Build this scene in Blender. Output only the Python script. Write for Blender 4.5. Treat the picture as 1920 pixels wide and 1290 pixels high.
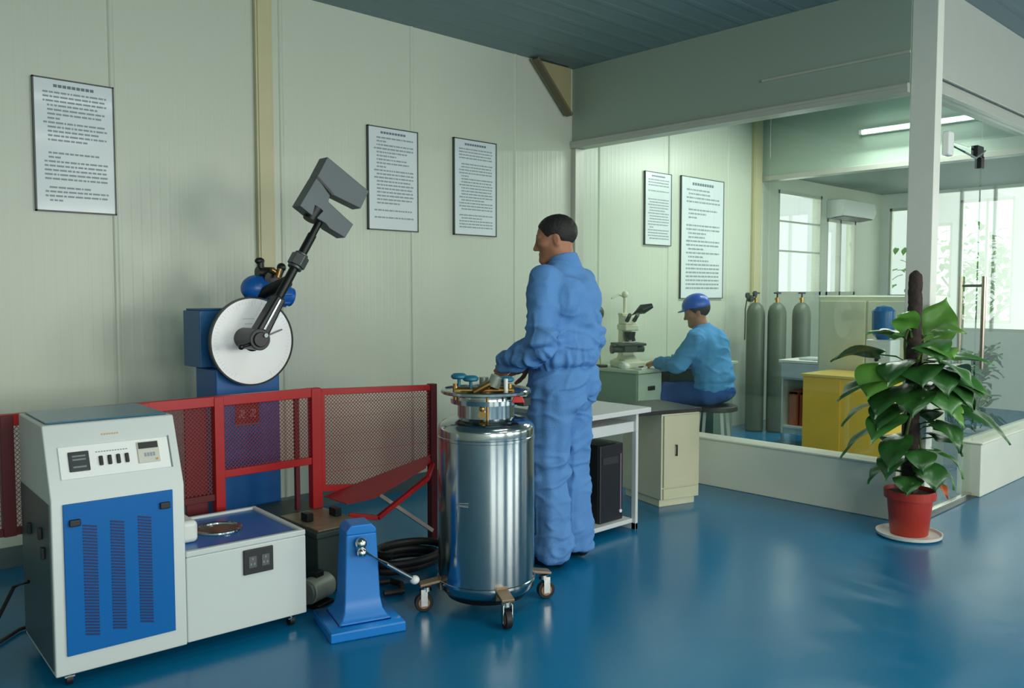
import bpy, bmesh, math, random
import numpy as np
from mathutils import Vector, Matrix
PI = math.pi
R = math.radians
scene = bpy.context.scene
for o in list(bpy.data.objects): bpy.data.objects.remove(o, do_unlink=True)
col = scene.collection
random.seed(7); NR = np.random.RandomState(11)

# ------------------------------------------------------------------ camera
CAM_F = 1590.0
cd = bpy.data.cameras.new('camera'); cam = bpy.data.objects.new('camera', cd); col.objects.link(cam)
cd.sensor_fit = 'HORIZONTAL'; cd.sensor_width = 36.0; cd.lens = 36.0 * CAM_F / 1920.0
cd.clip_start = 0.05; cd.clip_end = 200
cam.location = (0, 0, 1.35)
cam.rotation_euler = (R(90 - 3.42), 0, R(46.7 - 90))
scene.camera = cam
# ------------------------------------------------------------------ view, world
scene.view_settings.view_transform = 'Standard'; scene.view_settings.look = 'None'
scene.view_settings.gamma = 1.0; scene.view_settings.use_curve_mapping = False
scene.view_settings.exposure = 0.0
scene.cycles.max_bounces = 10; scene.cycles.diffuse_bounces = 5; scene.cycles.glossy_bounces = 5
scene.cycles.transparent_max_bounces = 24; scene.cycles.caustics_reflective = False
scene.cycles.sample_clamp_indirect = 6.0
scene.cycles.use_denoising = True
w = bpy.data.worlds.new('overcast_sky'); scene.world = w; w.use_nodes = True
w.node_tree.nodes['Background'].inputs[0].default_value = (0.93, 1.0, 0.97, 1)
w.node_tree.nodes['Background'].inputs[1].default_value = 1.05

# ------------------------------------------------------------------ daylight entering through the windows
HALL_W = [(-1.3, 120), (1.3, 120), (4.6, 150), (7.8, 140)]            # window centres along the wall y=-5 and their daylight
END_W = [(4.60, 4.26, 1.30, 2.42), (4.10, 3.84, 1.30, 2.20), (3.76, 3.17, 1.00, 2.46), (2.6, 2.1, 1.0, 2.46), (1.3, -0.2, 0.9, 2.6), (-0.8, -2.3, 0.9, 2.6), (-2.9, -4.4, 0.9, 2.6)]
SIDE_W = [(8.34, 9.33, 1.33, 2.46), (9.45, 10.2, 1.33, 2.22)]
def area(name, loc, rot, sx, sy, power, colr=(0.99, 1.0, 0.91)):
    l = bpy.data.lights.new(name, 'AREA'); l.shape = 'RECTANGLE'; l.size = sx; l.size_y = sy; l.energy = power; l.color = colr
    o = bpy.data.objects.new(name, l); col.objects.link(o); o.location = loc; o.rotation_euler = rot
    return o
for x, pw in HALL_W: area('daylight', (x, -5.2, 1.8), (R(-90), 0, PI), 2.0, 1.9, pw)
for y1, y0, z0, z1 in END_W:
    a = (y1 - y0) * (z1 - z0)
    area('daylight', (11.15, (y0 + y1) / 2, (z0 + z1) / 2), (0, R(90), 0), z1 - z0, y1 - y0, 5 * a)
for x0, x1, z0, z1 in SIDE_W:
    area('daylight', ((x0 + x1) / 2, 4.95, (z0 + z1) / 2), (R(-90), 0, 0), x1 - x0, z1 - z0, 4.5 * (x1 - x0) * (z1 - z0))

CEIL_FILL_LAMPS = [(-.4, -.9), (2.6, -.9), (5.8, -.9), (2.6, 1.1), (-.4, -3.2), (4.2, -3.2)]  # unseen hall lamps, added for more light on the floor from above
for x, y in CEIL_FILL_LAMPS: area('ceiling_fill_light', (x, y, 3.06), (0, 0, 0), 1.2, .10, 19 if y < 0 else 14, (.96, 1, .93))
area('ceiling_fill_light', (6.6, 3.3, 3.06), (0, 0, 0), 1.2, .10, 31, (.95, 1, .95))  # added lamp, hidden by the header, to brighten the glass room
# ------------------------------------------------------------------ materials
def lin(c): 
    c = c / 255.0
    return c / 12.92 if c <= 0.04045 else ((c + 0.055) / 1.055) ** 2.4
MATS = {}
def mat(name, rgb, rough=0.5, metal=0.0, noise=0.06, nscale=8.0, bump=0.0, bscale=60.0, spec=0.5, coat=0.0, emit=0.0, trans=0.0):
    if name in MATS: return MATS[name]
    m = bpy.data.materials.new(name); m.use_nodes = True; nt = m.node_tree; b = nt.nodes['Principled BSDF']
    c = (lin(rgb[0]), lin(rgb[1]), lin(rgb[2]), 1)
    tc = nt.nodes.new('ShaderNodeTexCoord')
    if noise > 0:
        n = nt.nodes.new('ShaderNodeTexNoise'); n.inputs['Scale'].default_value = nscale; n.inputs['Detail'].default_value = 4
        nt.links.new(tc.outputs['Object'], n.inputs['Vector'])
        mx = nt.nodes.new('ShaderNodeMix'); mx.data_type = 'RGBA'
        mx.inputs[6].default_value = tuple(v * (1 - noise) for v in c[:3]) + (1,)
        mx.inputs[7].default_value = tuple(min(1, v * (1 + noise)) for v in c[:3]) + (1,)
        nt.links.new(n.outputs['Fac'], mx.inputs[0]); nt.links.new(mx.outputs[2], b.inputs['Base Color'])
    else: b.inputs['Base Color'].default_value = c
    b.inputs['Roughness'].default_value = rough; b.inputs['Metallic'].default_value = metal
    b.inputs['Specular IOR Level'].default_value = spec; b.inputs['Coat Weight'].default_value = coat
    if coat: b.inputs['Coat Roughness'].default_value = 0.08
    if emit: b.inputs['Emission Color'].default_value = c; b.inputs['Emission Strength'].default_value = emit
    if bump > 0:
        n2 = nt.nodes.new('ShaderNodeTexNoise'); n2.inputs['Scale'].default_value = bscale; n2.inputs['Detail'].default_value = 3
        nt.links.new(tc.outputs['Object'], n2.inputs['Vector'])
        bp = nt.nodes.new('ShaderNodeBump'); bp.inputs['Strength'].default_value = bump; bp.inputs['Distance'].default_value = 0.004
        nt.links.new(n2.outputs['Fac'], bp.inputs['Height']); nt.links.new(bp.outputs[0], b.inputs['Normal'])
    MATS[name] = m; return m
def ribbed(name, rgb, rough, axis, pitch, strength, spec=0.5, dist=0.003):
    """painted sheet metal with fine parallel ribs"""
    m = mat(name, rgb, rough, noise=0.03, nscale=1.2, spec=spec); nt = m.node_tree; b = nt.nodes['Principled BSDF']
    tc = nt.nodes.new('ShaderNodeTexCoord'); wv = nt.nodes.new('ShaderNodeTexWave'); wv.wave_type = 'BANDS'; wv.bands_direction = axis
    wv.wave_profile = 'SIN'; wv.inputs['Scale'].default_value = 0.3142 / pitch; wv.inputs['Distortion'].default_value = 0
    nt.links.new(tc.outputs['Object'], wv.inputs['Vector'])
    rp = nt.nodes.new('ShaderNodeValToRGB'); rp.color_ramp.elements[0].position = 0.72; rp.color_ramp.elements[1].position = 0.95
    nt.links.new(wv.outputs['Fac'], rp.inputs[0])
    n2 = nt.nodes.new('ShaderNodeTexNoise'); n2.inputs['Scale'].default_value = 1.7; nt.links.new(tc.outputs['Object'], n2.inputs['Vector'])
    ma = nt.nodes.new('ShaderNodeMath'); ma.operation = 'MULTIPLY_ADD'; ma.inputs[1].default_value = 1.2
    nt.links.new(n2.outputs['Fac'], ma.inputs[0]); nt.links.new(rp.outputs[0], ma.inputs[2])
    bp = nt.nodes.new('ShaderNodeBump'); bp.inputs['Strength'].default_value = strength; bp.inputs['Distance'].default_value = dist
    nt.links.new(ma.outputs[0], bp.inputs['Height']); nt.links.new(bp.outputs[0], b.inputs['Normal'])
    return m
def glass(name, tint, ior=1.5, boost=1.6):
    m = bpy.data.materials.new(name); m.use_nodes = True; nt = m.node_tree; nt.nodes.clear()
    out = nt.nodes.new('ShaderNodeOutputMaterial'); tr = nt.nodes.new('ShaderNodeBsdfTransparent'); tr.inputs[0].default_value = (*tint, 1)
    gl = nt.nodes.new('ShaderNodeBsdfGlossy'); gl.inputs['Roughness'].default_value = 0.02; gl.inputs[0].default_value = (0.92, 1, 0.96, 1)
    fr = nt.nodes.new('ShaderNodeFresnel'); fr.inputs[0].default_value = ior
    ml = nt.nodes.new('ShaderNodeMath'); ml.operation = 'MULTIPLY'; ml.inputs[1].default_value = boost; ml.use_clamp = True
    mx = nt.nodes.new('ShaderNodeMixShader')
    ge = nt.nodes.new('ShaderNodeNewGeometry'); sw = nt.nodes.new('ShaderNodeMath'); sw.operation = 'MULTIPLY'; nb = nt.nodes.new('ShaderNodeMath'); nb.operation = 'SUBTRACT'; nb.inputs[0].default_value = 1
    nt.links.new(ge.outputs['Backfacing'], nb.inputs[1]); nt.links.new(nb.outputs[0], sw.inputs[0]); sw.inputs[1].default_value = boost
    nt.links.new(sw.outputs[0], ml.inputs[1])
    nt.links.new(fr.outputs[0], ml.inputs[0]); nt.links.new(ml.outputs[0], mx.inputs[0])
    nt.links.new(tr.outputs[0], mx.inputs[1]); nt.links.new(gl.outputs[0], mx.inputs[2]); nt.links.new(mx.outputs[0], out.inputs[0])
    MATS[name] = m; return m
M_WALL = ribbed('wall_panel_paint', (198, 205, 188), 0.34, 'X', 0.052, 0.16)
M_PART = ribbed('partition_panel_paint', (156, 170, 155), 0.42, 'Z', 0.21, 0.10)
M_CEIL = ribbed('ceiling_panel_paint', (112, 136, 140), 0.45, 'Y', 0.19, 0.8)
M_BEIGE = mat('beige_column_paint', (196, 190, 150), 0.4)
M_FRAME = mat('aluminium_frame', (188, 190, 178), 0.35, 0.15)
M_PLINTH = mat('plinth_plaster', (222, 224, 208), 0.45, noise=0.12, nscale=2.5)
M_WHITE = mat('white_paint', (225, 228, 222), 0.4)
M_CAB = mat('cabinet_grey_white', (208, 214, 210), 0.38, noise=0.03, nscale=3)
M_BLUE = mat('cabinet_blue', (6, 100, 172), 0.4, noise=0.05, nscale=4, spec=0.3)
M_LIDBLUE = mat('lid_blue', (38, 110, 140), 0.22)
M_BLACK = mat('black_plastic', (22, 24, 26), 0.4)
M_DARK = mat('dark_iron', (38, 40, 40), 0.38, 0.6)
M_RED = mat('fence_red', (178, 22, 26), 0.4)
M_TBLUE = mat('tester_blue', (14, 90, 158), 0.4, noise=0.08)
M_CASTBLUE = mat('casting_blue', (18, 120, 200), 0.38, noise=0.08)
M_STEEL = mat('stainless_steel', (172, 180, 180), 0.15, 1.0, noise=0.03, nscale=20)
M_CHROME = mat('chrome', (215, 215, 210), 0.12, 1.0, noise=0)
M_BRASS = mat('brass', (176, 140, 84), 0.3, 0.9)
M_HAMMER = mat('hammer_grey', (88, 96, 100), 0.45, 0.3)
M_DIAL = mat('dial_white', (253, 253, 253), 0.3, noise=0.0, coat=0.3)
M_PAPER = mat('poster_paper', (214, 224, 226), 0.3, noise=0.02, coat=0.35)
M_INK = mat('printed_ink', (142, 152, 158), 0.5, noise=0)
M_INKD = mat('title_ink', (104, 116, 128), 0.5, noise=0)
M_PFRAME = mat('poster_frame', (60, 68, 64), 0.4)
M_CLOTH = mat('blue_cotton', (92, 140, 196), 0.85, noise=0.10, nscale=5, bump=0.5, bscale=140, spec=0.2)
M_CLOTH2 = mat('blue_cotton_worn', (82, 152, 206), 0.85, noise=0.10, nscale=5, bump=0.4, bscale=140, spec=0.2)
M_NAVY = mat('navy_cotton', (30, 52, 96), 0.85, noise=0.1, spec=0.2)
M_SKIN = mat('skin', (164, 112, 84), 0.55, noise=0.08, nscale=20)
M_HAIR = mat('black_hair', (22, 18, 16), 0.6, noise=0.2, nscale=60, bump=0.8, bscale=220)
M_SHOE = mat('black_shoe', (20, 20, 24), 0.4)
M_CREAM = mat('cream_enamel', (226, 228, 198), 0.42)
M_LABGREEN = mat('bench_grey_green', (186, 204, 186), 0.45)
M_YELLOW = mat('yellow_board', (244, 198, 70), 0.5, noise=0.05)
M_CYL = mat('gas_cylinder_grey', (98, 110, 96), 0.45, 0.1, noise=0.12)
M_LEAF = mat('leaf_dark', (46, 92, 40), 0.32, noise=0.3, nscale=14)
M_LEAF2 = mat('leaf_bright', (92, 144, 56), 0.34, noise=0.22, nscale=14)
M_LEAF3 = mat('leaf_mid', (62, 116, 50), 0.32, noise=0.3, nscale=14)
M_MOSS = mat('moss_pole_fibre', (58, 46, 42), 0.9, noise=0.45, nscale=40, bump=1.0, bscale=90)
M_POT = mat('red_pot', (168, 48, 34), 0.4, noise=0.08)
M_SOIL = mat('soil', (50, 38, 30), 0.95, bump=1.0, bscale=80)
M_DGREEN = mat('anvil_dark_green', (52, 66, 62), 0.5, 0.2, noise=0.15)
M_RUBBER = mat('black_rubber', (18, 19, 20), 0.55)
M_TUBE = mat('lamp_tube', (235, 255, 245), 0.4, noise=0, emit=7.0)
M_GLASS = glass('clear_green_glass', (0.955, 0.987, 0.965), 1.45)
M_WGLASS = glass('window_glass', (0.97, 0.99, 0.98), 1.45)
def floor_mat():
    m = mat('blue_epoxy', (8, 112, 156), 0.14, noise=0.10, nscale=0.9, spec=0.5); nt = m.node_tree; b = nt.nodes['Principled BSDF']
    tc = nt.nodes.new('ShaderNodeTexCoord'); n = nt.nodes.new('ShaderNodeTexNoise'); n.inputs['Scale'].default_value = 1.6; n.inputs['Detail'].default_value = 6
    nt.links.new(tc.outputs['Object'], n.inputs['Vector'])
    mr = nt.nodes.new('ShaderNodeMapRange'); mr.inputs[3].default_value = 0.15; mr.inputs[4].default_value = 0.30
    nt.links.new(n.outputs['Fac'], mr.inputs[0]); nt.links.new(mr.outputs[0], b.inputs['Roughness'])
    n2 = nt.nodes.new('ShaderNodeTexNoise'); n2.inputs['Scale'].default_value = 5.0; n2.inputs['Detail'].default_value = 2
    nt.links.new(tc.outputs['Object'], n2.inputs['Vector'])
    bp = nt.nodes.new('ShaderNodeBump'); bp.inputs['Strength'].default_value = 0.12; bp.inputs['Distance'].default_value = 0.01
    nt.links.new(n2.outputs['Fac'], bp.inputs['Height']); nt.links.new(bp.outputs[0], b.inputs['Normal'])
    return m
M_FLOOR = floor_mat()

# ------------------------------------------------------------------ object helpers
def empty(name, loc=(0, 0, 0), rz=0.0):
    o = bpy.data.objects.new(name, None); col.objects.link(o); o.location = loc; o.rotation_euler = (0, 0, rz); o.empty_display_size = 0.1
    return o
def tag(o, label=None, cat=None, group=None, kind=None):
    if label: o['label'] = label
    if cat: o['category'] = cat
    if group: o['group'] = group
    if kind: o['kind'] = kind
    return o
def thing(name, label, cat, loc=(0, 0, 0), rz=0.0, group=None):
    return tag(empty(name, loc, rz), label, cat, group)
def copy_tree(o, parent=None):
    c = o.copy(); col.objects.link(c)
    if parent is not None: c.parent = parent
    for ch in [x for x in bpy.data.objects if x.parent == o]: copy_tree(ch, c)
    return c
def frame_axes(d):
    d = Vector(d).normalized(); up = Vector((0, 0, 1)) if abs(d.z) < 0.95 else Vector((1, 0, 0))
    u = d.cross(up).normalized(); v = u.cross(d).normalized(); return d, u, v
class MB:
    def __init__(s): s.v = []; s.f = []
    def add(s, vs, fs):
        n = len(s.v); s.v += [tuple(p) for p in vs]; s.f += [tuple(i + n for i in f) for f in fs]; return s
    def box(s, x0, x1, y0, y1, z0, z1, rot=None, piv=None):
        vs = [Vector((x, y, z)) for z in (z0, z1) for x, y in ((x0, y0), (x1, y0), (x1, y1), (x0, y1))]
        if rot is not None:
            p = Vector(piv if piv else ((x0 + x1) / 2, (y0 + y1) / 2, (z0 + z1) / 2)); vs = [rot @ (q - p) + p for q in vs]
        return s.add(vs, [(3, 2, 1, 0), (4, 5, 6, 7), (0, 1, 5, 4), (1, 2, 6, 5), (2, 3, 7, 6), (3, 0, 4, 7)])
    def bar(s, a, b, w, h=None, up=None):
        """rectangular bar from a to b"""
        h = h or w; a = Vector(a); b = Vector(b); d = (b - a).normalized(); upv = Vector(up) if up else (Vector((0, 0, 1)) if abs(d.z) < 0.95 else Vector((0, 1, 0)))
        u = d.cross(upv).normalized() * w / 2; v = u.cross(d).normalized() * h / 2
        vs = [a - u - v, a + u - v, a + u + v, a - u + v, b - u - v, b + u - v, b + u + v, b - u + v]
        return s.add(vs, [(3, 2, 1, 0), (4, 5, 6, 7), (0, 1, 5, 4), (1, 2, 6, 5), (2, 3, 7, 6), (3, 0, 4, 7)])
    def cyl(s, a, b, r0, r1=None, n=24):
        r1 = r0 if r1 is None else r1; a = Vector(a); b = Vector(b); d, u, v = frame_axes(b - a)
        vs = [a + (u * math.cos(t) + v * math.sin(t)) * r0 for t in [2 * PI * i / n for i in range(n)]]
        vs += [b + (u * math.cos(t) + v * math.sin(t)) * r1 for t in [2 * PI * i / n for i in range(n)]]
        fs = [(i, i + n, (i + 1) % n + n, (i + 1) % n) for i in range(n)] + [tuple(range(n)), tuple(range(2 * n - 1, n - 1, -1))]
        return s.add(vs, fs)
    def lathe(s, prof, c=(0, 0, 0), axis=(0, 0, 1), n=48):
        """profile of (radius, distance along the axis), closed if its first point repeats"""
        c = Vector(c); d, u, v = frame_axes(axis); closed = prof[0] == prof[-1]; pr = prof[:-1] if closed else prof
        vs = []; 
        for r, h in pr: vs += [c + d * h + (u * math.cos(2 * PI * i / n) + v * math.sin(2 * PI * i / n)) * max(r, 1e-4) for i in range(n)]
        fs = []; m = len(pr)
        for k in range(m if closed else m - 1):
            a = k * n; b = ((k + 1) % m) * n
            fs += [(a + i, b + i, b + (i + 1) % n, a + (i + 1) % n) for i in range(n)]
        if not closed:
            fs.append(tuple(range(n))); fs.append(tuple(reversed(range((m - 1) * n, m * n))))
        return s.add(vs, fs)
    def torus(s, c, axis, R_, r, n=40, m=10):
        pr = [(R_ + r * math.cos(2 * PI * k / m), r * math.sin(2 * PI * k / m)) for k in range(m)]; pr.append(pr[0])
        return s.lathe(pr, c, axis, n)
    def tube(s, pts, r, n=10):
        P = [Vector(p) for p in pts]; rr = r if isinstance(r, (list, tuple)) else [r] * len(P); vs = []; pu = None
        for k, p in enumerate(P):
            d = (P[min(k + 1, len(P) - 1)] - P[max(k - 1, 0)]).normalized()
            if pu is None: _, u, v = frame_axes(d)
            else: u = (pu - d * pu.dot(d)).normalized(); v = d.cross(u)
            pu = u
            vs += [p + (u * math.cos(2 * PI * i / n) + v * math.sin(2 * PI * i / n)) * rr[k] for i in range(n)]
        fs = [(k * n + i, k * n + (i + 1) % n, (k + 1) * n + (i + 1) % n, (k + 1) * n + i) for k in range(len(P) - 1) for i in range(n)]
        fs += [tuple(reversed(range(n))), tuple(range((len(P) - 1) * n, len(P) * n))]
        return s.add(vs, fs)
    def ball(s, c, rx, ry=None, rz=None, n=20, m=12, rot=None):
        ry = ry or rx; rz = rz or rx; c = Vector(c); vs = [Vector((0, 0, rz))]
        for k in range(1, m):
            t = PI * k / m
            vs += [Vector((rx * math.sin(t) * math.cos(2 * PI * i / n), ry * math.sin(t) * math.sin(2 * PI * i / n), rz * math.cos(t))) for i in range(n)]
        vs.append(Vector((0, 0, -rz)))
        if rot is not None: vs = [rot @ q for q in vs]
        vs = [q + c for q in vs]
        fs = [(0, 1 + i, 1 + (i + 1) % n) for i in range(n)]
        for k in range(m - 2): fs += [(1 + k * n + i, 1 + (k + 1) * n + i, 1 + (k + 1) * n + (i + 1) % n, 1 + k * n + (i + 1) % n) for i in range(n)]
        e = len(vs) - 1; b = 1 + (m - 2) * n; fs += [(e, b + (i + 1) % n, b + i) for i in range(n)]
        return s.add(vs, fs)
    def prism(s, poly, mp, d0, d1):
        """polygon (a,b) extruded from d0 to d1; mp(a,b,d) gives the point"""
        n = len(poly); vs = [mp(a, b, d0) for a, b in poly] + [mp(a, b, d1) for a, b in poly]
        return s.add(vs, [tuple(range(n)), tuple(reversed(range(n, 2 * n)))] + [(i, i + n, (i + 1) % n + n, (i + 1) % n) for i in range(n)])
    def loft(s, secs):
        """rectangular sections (z, w, d, cx, cy)"""
        vs = []
        for z, ww, dd, *c in secs:
            cx, cy = c if c else (0, 0); vs += [(cx - ww / 2, cy - dd / 2, z), (cx + ww / 2, cy - dd / 2, z), (cx + ww / 2, cy + dd / 2, z), (cx - ww / 2, cy + dd / 2, z)]
        fs = [(3, 2, 1, 0)] + [(4 * k + i, 4 * k + (i + 1) % 4, 4 * k + 4 + (i + 1) % 4, 4 * k + 4 + i) for k in range(len(secs) - 1) for i in range(4)]
        e = 4 * (len(secs) - 1); fs.append((e, e + 1, e + 2, e + 3)); return s.add(vs, fs)
    def build(s, name, m, parent=None, bevel=0.0, smooth=True, segs=2, angle=35):
        me = bpy.data.meshes.new(name); me.from_pydata(s.v, [], s.f)
        bm = bmesh.new(); bm.from_mesh(me); bmesh.ops.recalc_face_normals(bm, faces=bm.faces); bm.to_mesh(me); bm.free()
        if smooth:
            me.shade_smooth(); me.set_sharp_from_angle(angle=R(angle))
        me.materials.append(m); o = bpy.data.objects.new(name, me); col.objects.link(o)
        if parent is not None: o.parent = parent
        if bevel > 0:
            b = o.modifiers.new('edge', 'BEVEL'); b.width = bevel; b.segments = segs; b.limit_method = 'ANGLE'; b.angle_limit = R(35); b.harden_normals = True
        return o
def box(name, m, x0, x1, y0, y1, z0, z1, parent=None, bevel=0.0): return MB().box(x0, x1, y0, y1, z0, z1).build(name, m, parent, bevel)
def struct(o, label=None): o['kind'] = 'structure'; return (tag(o, label) if label else o)

# ------------------------------------------------------------------ room shell
YA, XB, YD, ZC, ZH = 4.70, 5.092, 1.96, 3.14, 2.51
XF, XE, YH, XL = 8.0, 10.9, -5.0, -2.5
struct(box('floor', M_FLOOR, XL - .2, XE + .3, YH - .3, YA + .3, -.1, 0), 'glossy blue epoxy floor')
struct(box('ceiling', M_CEIL, XL - .2, XE + .3, YH - .3, YA + .3, ZC, ZC + .1), 'grey ribbed panel ceiling')
mb = MB().box(XL, 8.34, YA, YA + .12, 0, ZC)
for (a, b, z0, z1), nx in zip(SIDE_W, (9.45, XE)):
    mb.box(a, b, YA, YA + .12, 0, z0).box(a, b, YA, YA + .12, z1, ZC).box(b, nx, YA, YA + .12, 0, ZC)
for k in range(-4, 10):
    x = 1.563 + 0.967 * k
    if XL < x < 8.2 and abs(x - 2.53) > 0.02: mb.prism([(x - .016, 0), (x - .012, -.005), (x - .006, -.008), (x, -.009), (x + .006, -.008), (x + .012, -.005), (x + .016, 0)], lambda a, b, d: (a, YA + b, d), 0, ZC)
    if XL < x < 8.2 and abs(x - 2.53) <= 0.02: mb.prism([(x - .016, 0), (x - .012, -.005), (x - .006, -.008), (x, -.009), (x + .006, -.008), (x + .012, -.005), (x + .016, 0)], lambda a, b, d: (a, YA + b, d), 0, ZC)
struct(mb.build('wall_back', M_WALL), 'pale green ribbed metal panel wall')
mb = MB()
xs = sorted([(c - 1.0, c + 1.0) for c, _ in HALL_W]); cur = XL
for a, b in xs: mb.box(cur, a, YH - .15, YH, 0, ZC).box(a, b, YH - .15, YH, 0, .85).box(a, b, YH - .15, YH, 2.75, ZC); cur = b
mb.box(cur, XE, YH - .15, YH, 0, ZC); struct(mb.build('wall_front', M_WHITE))
struct(box('wall_left', M_WALL, XL - .12, XL, YH, YA, 0, ZC))
mb = MB(); cur = YA
for y1, y0, z0, z1 in END_W: mb.box(XE, XE + .15, y1, cur, 0, ZC).box(XE, XE + .15, y0, y1, 0, z0).box(XE, XE + .15, y0, y1, z1, ZC); cur = y0
mb.box(XE, XE + .15, YH, cur, 0, ZC); struct(mb.build('wall_right', M_WHITE), 'white end wall with tall windows')
k = 1
for c, _ in HALL_W:
    k += 1; f = MB().box(c - 1, c + 1, YH - .1, YH - .05, .85, .9).box(c - 1, c + 1, YH - .1, YH - .05, 2.7, 2.75)
    for x in (c - 1, c - .35, c + .3, c + .95): f.box(x, x + .05, YH - .1, YH - .05, .9, 2.7)
    struct(f.build('window_%d' % k, M_FRAME))
for y1, y0, z0, z1 in END_W:
    k += 1; f = MB().box(XE + .02, XE + .07, y0, y1, z0, z0 + .035).box(XE + .02, XE + .07, y0, y1, z1 - .035, z1)
    n = max(1, round((y1 - y0) / .35))
    for i in range(n + 1): f.box(XE + .02, XE + .07, y0 + (y1 - y0 - .03) * i / n, y0 + (y1 - y0 - .03) * i / n + .03, z0, z1)
    o = struct(f.build('window_%d' % k, M_FRAME)); box('pane', M_WGLASS, XE + .04, XE + .046, y0, y1, z0, z1, o)
for x0, x1, z0, z1 in SIDE_W:
    k += 1; f = MB().box(x0, x1, YA + .0, YA + .05, z0, z0 + .04).box(x0, x1, YA + .0, YA + .05, z1 - .04, z1).box(x0, x0 + .04, YA, YA + .05, z0, z1).box(x1 - .04, x1, YA, YA + .05, z0, z1)
    if x0 > 9.4: f.box(x0 + .33, x0 + .37, YA, YA + .05, z0, z1)
    else: f.box(x0, x1, YA + .01, YA + .04, 2.12, 2.14).box(x0, x1, YA + .01, YA + .04, 1.80, 1.82)
    o = struct(f.build('window_%d' % k, M_FRAME), 'bright window with a pale frame in the far room'); box('pane', M_WGLASS, x0, x1, YA + .02, YA + .026, z0, z1, o)
struct(box('baseboard_back', mat('baseboard_paint', (86, 104, 104), 0.5), XL, XB, YA - .015, YA, 0, .1))
for x, y in CEIL_FILL_LAMPS + [(6.6, 3.3)]: struct(box('ceiling_fill_housing', M_WHITE, x - .62, x + .62, y - .06, y + .06, 3.07, ZC, None, .006))  # housings for the added fill lamps, all out of view
# beige steel column against the back wall, and the one in the lab
for cx0, cx1 in ((2.355, 2.462), (7.80, 7.96)):
    mb = MB().box(cx0, cx1, YA - .03, YA, 0, ZC); mb.box(cx0 + .012, cx1 - .012, YA - .036, YA - .03, 0, ZC)
    struct(mb.build('column', M_BEIGE, None, .004), 'beige steel column standing against the ribbed wall')
# corner haunch of the beam above the partition corner
mb = MB().prism([(4.60, 3.13), (5.04, 3.13), (5.04, 2.76), (4.99, 2.76)], lambda a, b, d: (a, d, b), 4.66, 4.69)
o = struct(mb.build('beam', mat('haunch_beige', (158, 150, 112), .5), None, .003), 'beige haunch plate of a roof beam in the corner')
MB().bar((4.605, 4.63, 3.125), (4.99, 4.63, 2.752), .022, .06, up=(0, 1, 0)).build('lower_flange', mat('flange_brown', (104, 96, 74), .5), o)
# glazed partition facing the camera
struct(box('wall_partition', M_PART, XB, XB + .08, 2.05, YA - .001, ZH + .05, ZC - .001), 'grey green panel above the glazed partition')
mb = MB().box(XB - .025, XB + .10, 2.05, YA - .001, ZH, ZH + .055).box(XB - .03, XB - .02, 2.05, YA - .001, ZH + .03, ZH + .05)
mb.box(XB - .01, XB + .09, YA - .05, YA - .001, .33, ZH); struct(mb.build('trim_1', M_FRAME, None, .003), 'aluminium head rail of the glazed partition')
struct(box('trim_2', M_FRAME, XB - .012, XB, 2.05, 3.0, 2.735, 2.75), 'slim aluminium rail on the panel')
struct(MB().box(XB - .04, XB + .11, 2.05, YA - .001, 0, .325).box(XB - .05, XB + .12, 2.05, YA - .001, .325, .34).build('wall_plinth', M_PLINTH, None, .006), 'low white plinth under the glazed partition')
o = struct(MB().box(XB + .01, XB + .10, 1.905, 2.05, 0, ZC - .001).box(XB + .10, XB + .125, YD - .045, YD + .06, 0, ZC - .001).build('pillar', mat('pillar_aluminium', (226, 226, 214), .35), None, .006), 'pale metal corner post of the glass room')
for k_, (y0, y1) in enumerate(((2.055, 2.94), (2.95, 3.80), (3.81, 4.645))):
    struct(box('window_1' if k_ == 0 else 'window_1.%03d' % k_, M_GLASS, XB + .025, XB + .035, y0, y1, .341, ZH - .001), 'clear green tinted partition glass')
# side of the glass room, going away from the camera
struct(box('wall_side_partition', mat('side_panel_paint', (176, 180, 172), .42), XB + .13, XF, YD, YD + .08, ZH + .05, ZC - .001), 'grey panel above the glass door')
struct(MB().box(XB + .13, XF, YD - .03, YD + .10, ZH, ZH + .055).box(XB + .13, XF, YD - .035, YD - .02, ZH + .085, ZH + .10).build('trim_3', M_FRAME, None, .003), 'aluminium head rail over the glass door')
struct(MB().box(6.06, XF, YD - .05, YD + .10, 0, .35).box(6.05, XF, YD - .06, YD + .11, .35, .365).build('wall_side_plinth', M_PLINTH, None, .008), 'low white plinth right of the glass door')
struct(box('window_15', M_GLASS, 6.07, XF, YD + .01, YD + .02, .366, ZH - .001), 'clear glass right of the door')
struct(box('window_16', M_GLASS, XB + .13, 6.06, YD + .01, YD + .02, 2.275, ZH - .001), 'glass transom above the door')
d = struct(box('door_1', M_GLASS, XB + .135, 6.04, YD + .01, YD + .022, .012, 2.262), 'frameless glass door with a tall pull handle')
hd = MB().cyl((5.985, YD - .055, .86), (5.985, YD - .055, 1.46), .014).cyl((5.985, YD + .085, .86), (5.985, YD + .085, 1.46), .014)
for z in (.92, 1.40): hd.cyl((5.985, YD - .055, z), (5.985, YD + .085, z), .009)
hd.build('door_handle', mat('brushed_handle', (150, 140, 128), .25, 1.0), d)
MB().box(5.95, 6.06, YD - .005, YD + .038, 2.225, 2.30).box(6.02, 6.075, YD - .005, YD + .038, 2.16, 2.24).build('patch_fitting', M_DARK, d, .004)
MB().box(5.16 + .06, 6.04, YD - .004, YD + .036, .0, .03).build('bottom_rail', M_CHROME, d, .003)
struct(box('trim_4', mat('threshold_dark', (70, 84, 90), .35, .6), XB + .13, 6.06, YD - .03, YD + .06, 0, .006))
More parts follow.
